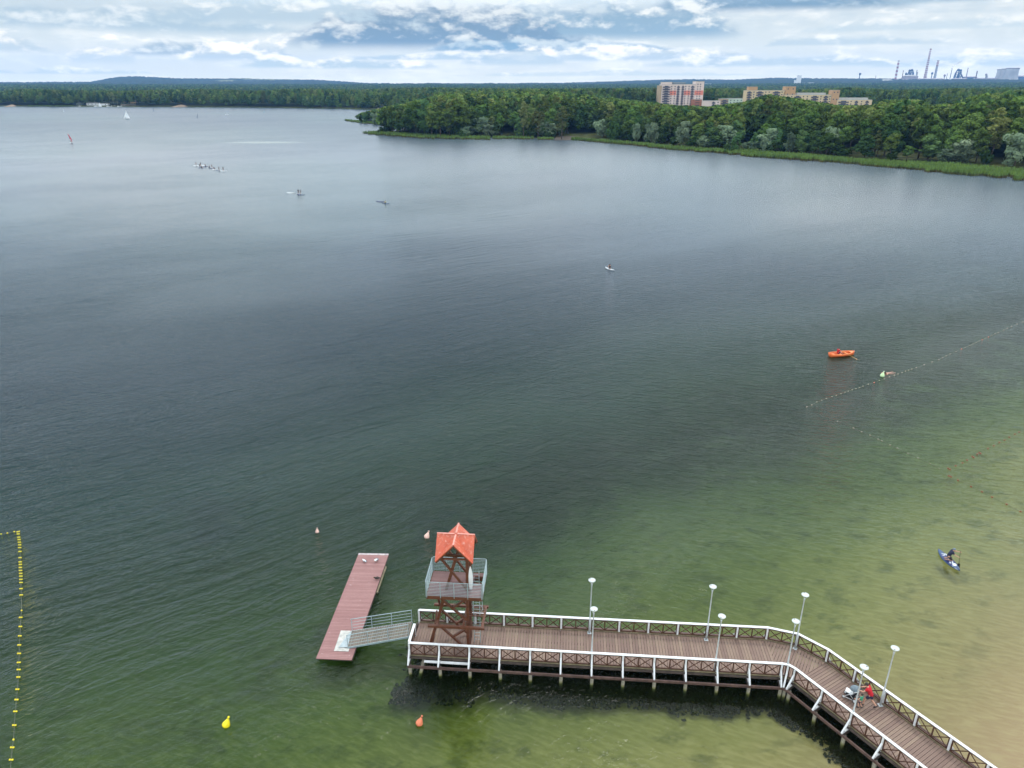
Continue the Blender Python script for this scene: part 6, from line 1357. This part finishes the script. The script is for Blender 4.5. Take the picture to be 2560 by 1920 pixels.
def furnace(xc, yb_, yt, w, label, side):
    (px, py), (qx, qy) = zs(xc, yb_), zs(xc, yt); B, T_ = atd(px, py, DS), atd(px, qy, DS); h = T_.z-B.z+10; k = KS*.217; W = w*k; t = thing('blast_furnace', label, 'blast furnace', (B.x, DS, B.z-10)); m = M['steelb']
    obj('shaft', MB().lathe([(W*.30, 0), (W*.34, h*.3), (W*.20, h*.62), (W*.14, h*.70)], 14), m, t, True)
    f = MB()
    for sx in (-1, 1):
        for sy in (-1, 1): f.beam((sx*W*.42, sy*W*.42, 0), (sx*W*.30, sy*W*.30, h*.96), 3.4, 3.4)
    for u in (.3, .5, .7, .85, .96):
        q = W*(.42-.12*u)
        for a, b_ in (((-q, -q), (q, -q)), ((q, -q), (q, q)), ((q, q), (-q, q)), ((-q, q), (-q, -q))): f.beam((*a, h*u), (*b_, h*u), 3, 3)
        f.beam((-q, -q, h*u), (q, -q, h*(u-.14)), 2.2, 2.2)
    obj('frame', f, m, t); obj('top_house', MB().box((0, 0, h*.93), (W*.55, W*.5, h*.14)), m, t)
    obj('skip_bridge', MB().beam((side*W*.15, 0, h*.80), (side*W*1.35, 0, h*.06), 7, 8), m, t); obj('downcomer', MB().tube([(0, 0, h*.98), (-side*W*.35, 0, h*1.02), (-side*W*.75, 0, h*.62), (-side*W*.8, 0, h*.2)], [4, 4, 5, 7], 8), m, t)
furnace(890, 445, 340, 48, 'blue blast furnace tower with lattice top left of the tallest chimney', -1); furnace(1447, 448, 338, 52, 'dark blast furnace with slanting skip bridge right of the smoking stack', 1)
for i, (x0, x1, yt, yb_, dd, l) in enumerate(((1908, 2010, 342, 478, 6150, 'left one of three merged pale cooling towers'), (1960, 2062, 336, 478, 6050, 'middle one of three merged pale cooling towers'), (2012, 2122, 328, 478, 5950, 'right and nearest one of three merged pale cooling towers'))):
    (a, y1), (b_, y2) = zs(x0, yt), zs(x1, yb_); A, B = atd(a, y1, dd), atd(b_, y2, dd); h = A.z-B.z; W = (B.x-A.x)/2; t = thing('cooling_tower', l, 'cooling tower', ((A.x+B.x)/2, dd, B.z-4), 0, 'cooling towers of the steelworks')
    obj('shell', MB().lathe([(W*1.22, 0), (W*1.1, h*.15), (W*.98, h*.35), (W*.90, h*.6), (W*.88, h*.78), (W*.92, h+4)], 28), M['conc'], t, True); obj('rim', MB().lathe([(W*.92, h+4), (W*.96, h+4.1), (W*.96, h+7), (W*.93, h+7.1)], 28), M['rust'], t)
(a, y1) = zs(1372, 326); q0 = atd(a, y1, DS); sm_, nt, b = newmat('smoke'); nt.nodes.remove(b); pv = nt.nodes.new('ShaderNodeVolumePrincipled'); pv.inputs['Color'].default_value = (.35, .36, .4, 1); pv.inputs['Density'].default_value = .035; nt.links.new(pv.outputs[0], nt.nodes['Material Output'].inputs['Volume'])
k = KS*.217; pts = [q0+Vector((x*k, 0, z*k)) for x, z in ((0, 4), (12, 14), (30, 30), (55, 48), (85, 66), (115, 78))]
sp_ = single('smoke_plume', MB().tube(pts, [2.5*k, 3.5*k, 5*k, 6.5*k, 8*k, 6*k], 10), sm_, 'thin grey smoke drifting right from a steelworks stack', 'smoke', None, tuple(q0), True); sp_['kind'] = 'stuff'
# white silo and works left of the steelworks
def zp(x, y): return 1280+x*.5787, y*.5787
for (x0, x1, yt, yb_, l) in ((1233, 1250, 326, 370, 'tall white silo tower on the horizon above the yellow flats'), (1222, 1232, 346, 370, 'shorter white silo attached left of the tall white silo tower'), (1258, 1278, 358, 372, 'small white works building right of the white silo'), (1282, 1304, 357, 372, 'low white works building farther right of the white silo'), (1308, 1330, 361, 373, 'last low white works building right of the white silo')):
    (a, y1), (b_, y2) = zp(x0, yt), zp(x1, yb_); lowb(a, b_, y1, 5000, M['whitew'], l, (y2-y1)*5000/2112, name='silo' if 'silo' in l[:24] and 'works' not in l else 'works_building', depth=22)
lowb(1763, 1778, 209, 4800, M['whitew'], 'white low building just right of the tall pink block', 12, depth=20)
# ================================================================== HAZE
def haze():
    mb = MB(); mb.box((0, 4400, 162), (19000, 9800, 336)); m, nt, b = newmat('haze_air'); nt.nodes.remove(b); pv = nt.nodes.new('ShaderNodeVolumePrincipled')
    pv.inputs['Color'].default_value = (.22, .50, 1.0, 1); pv.inputs['Density'].default_value = 5.5e-5; pv.inputs['Anisotropy'].default_value = 0.0; nt.links.new(pv.outputs[0], nt.nodes['Material Output'].inputs['Volume'])
    o = obj('haze', mb, m); tag(o, 'thin blue haze lying over the lake and the plain', 'haze', None, 'stuff')
haze()
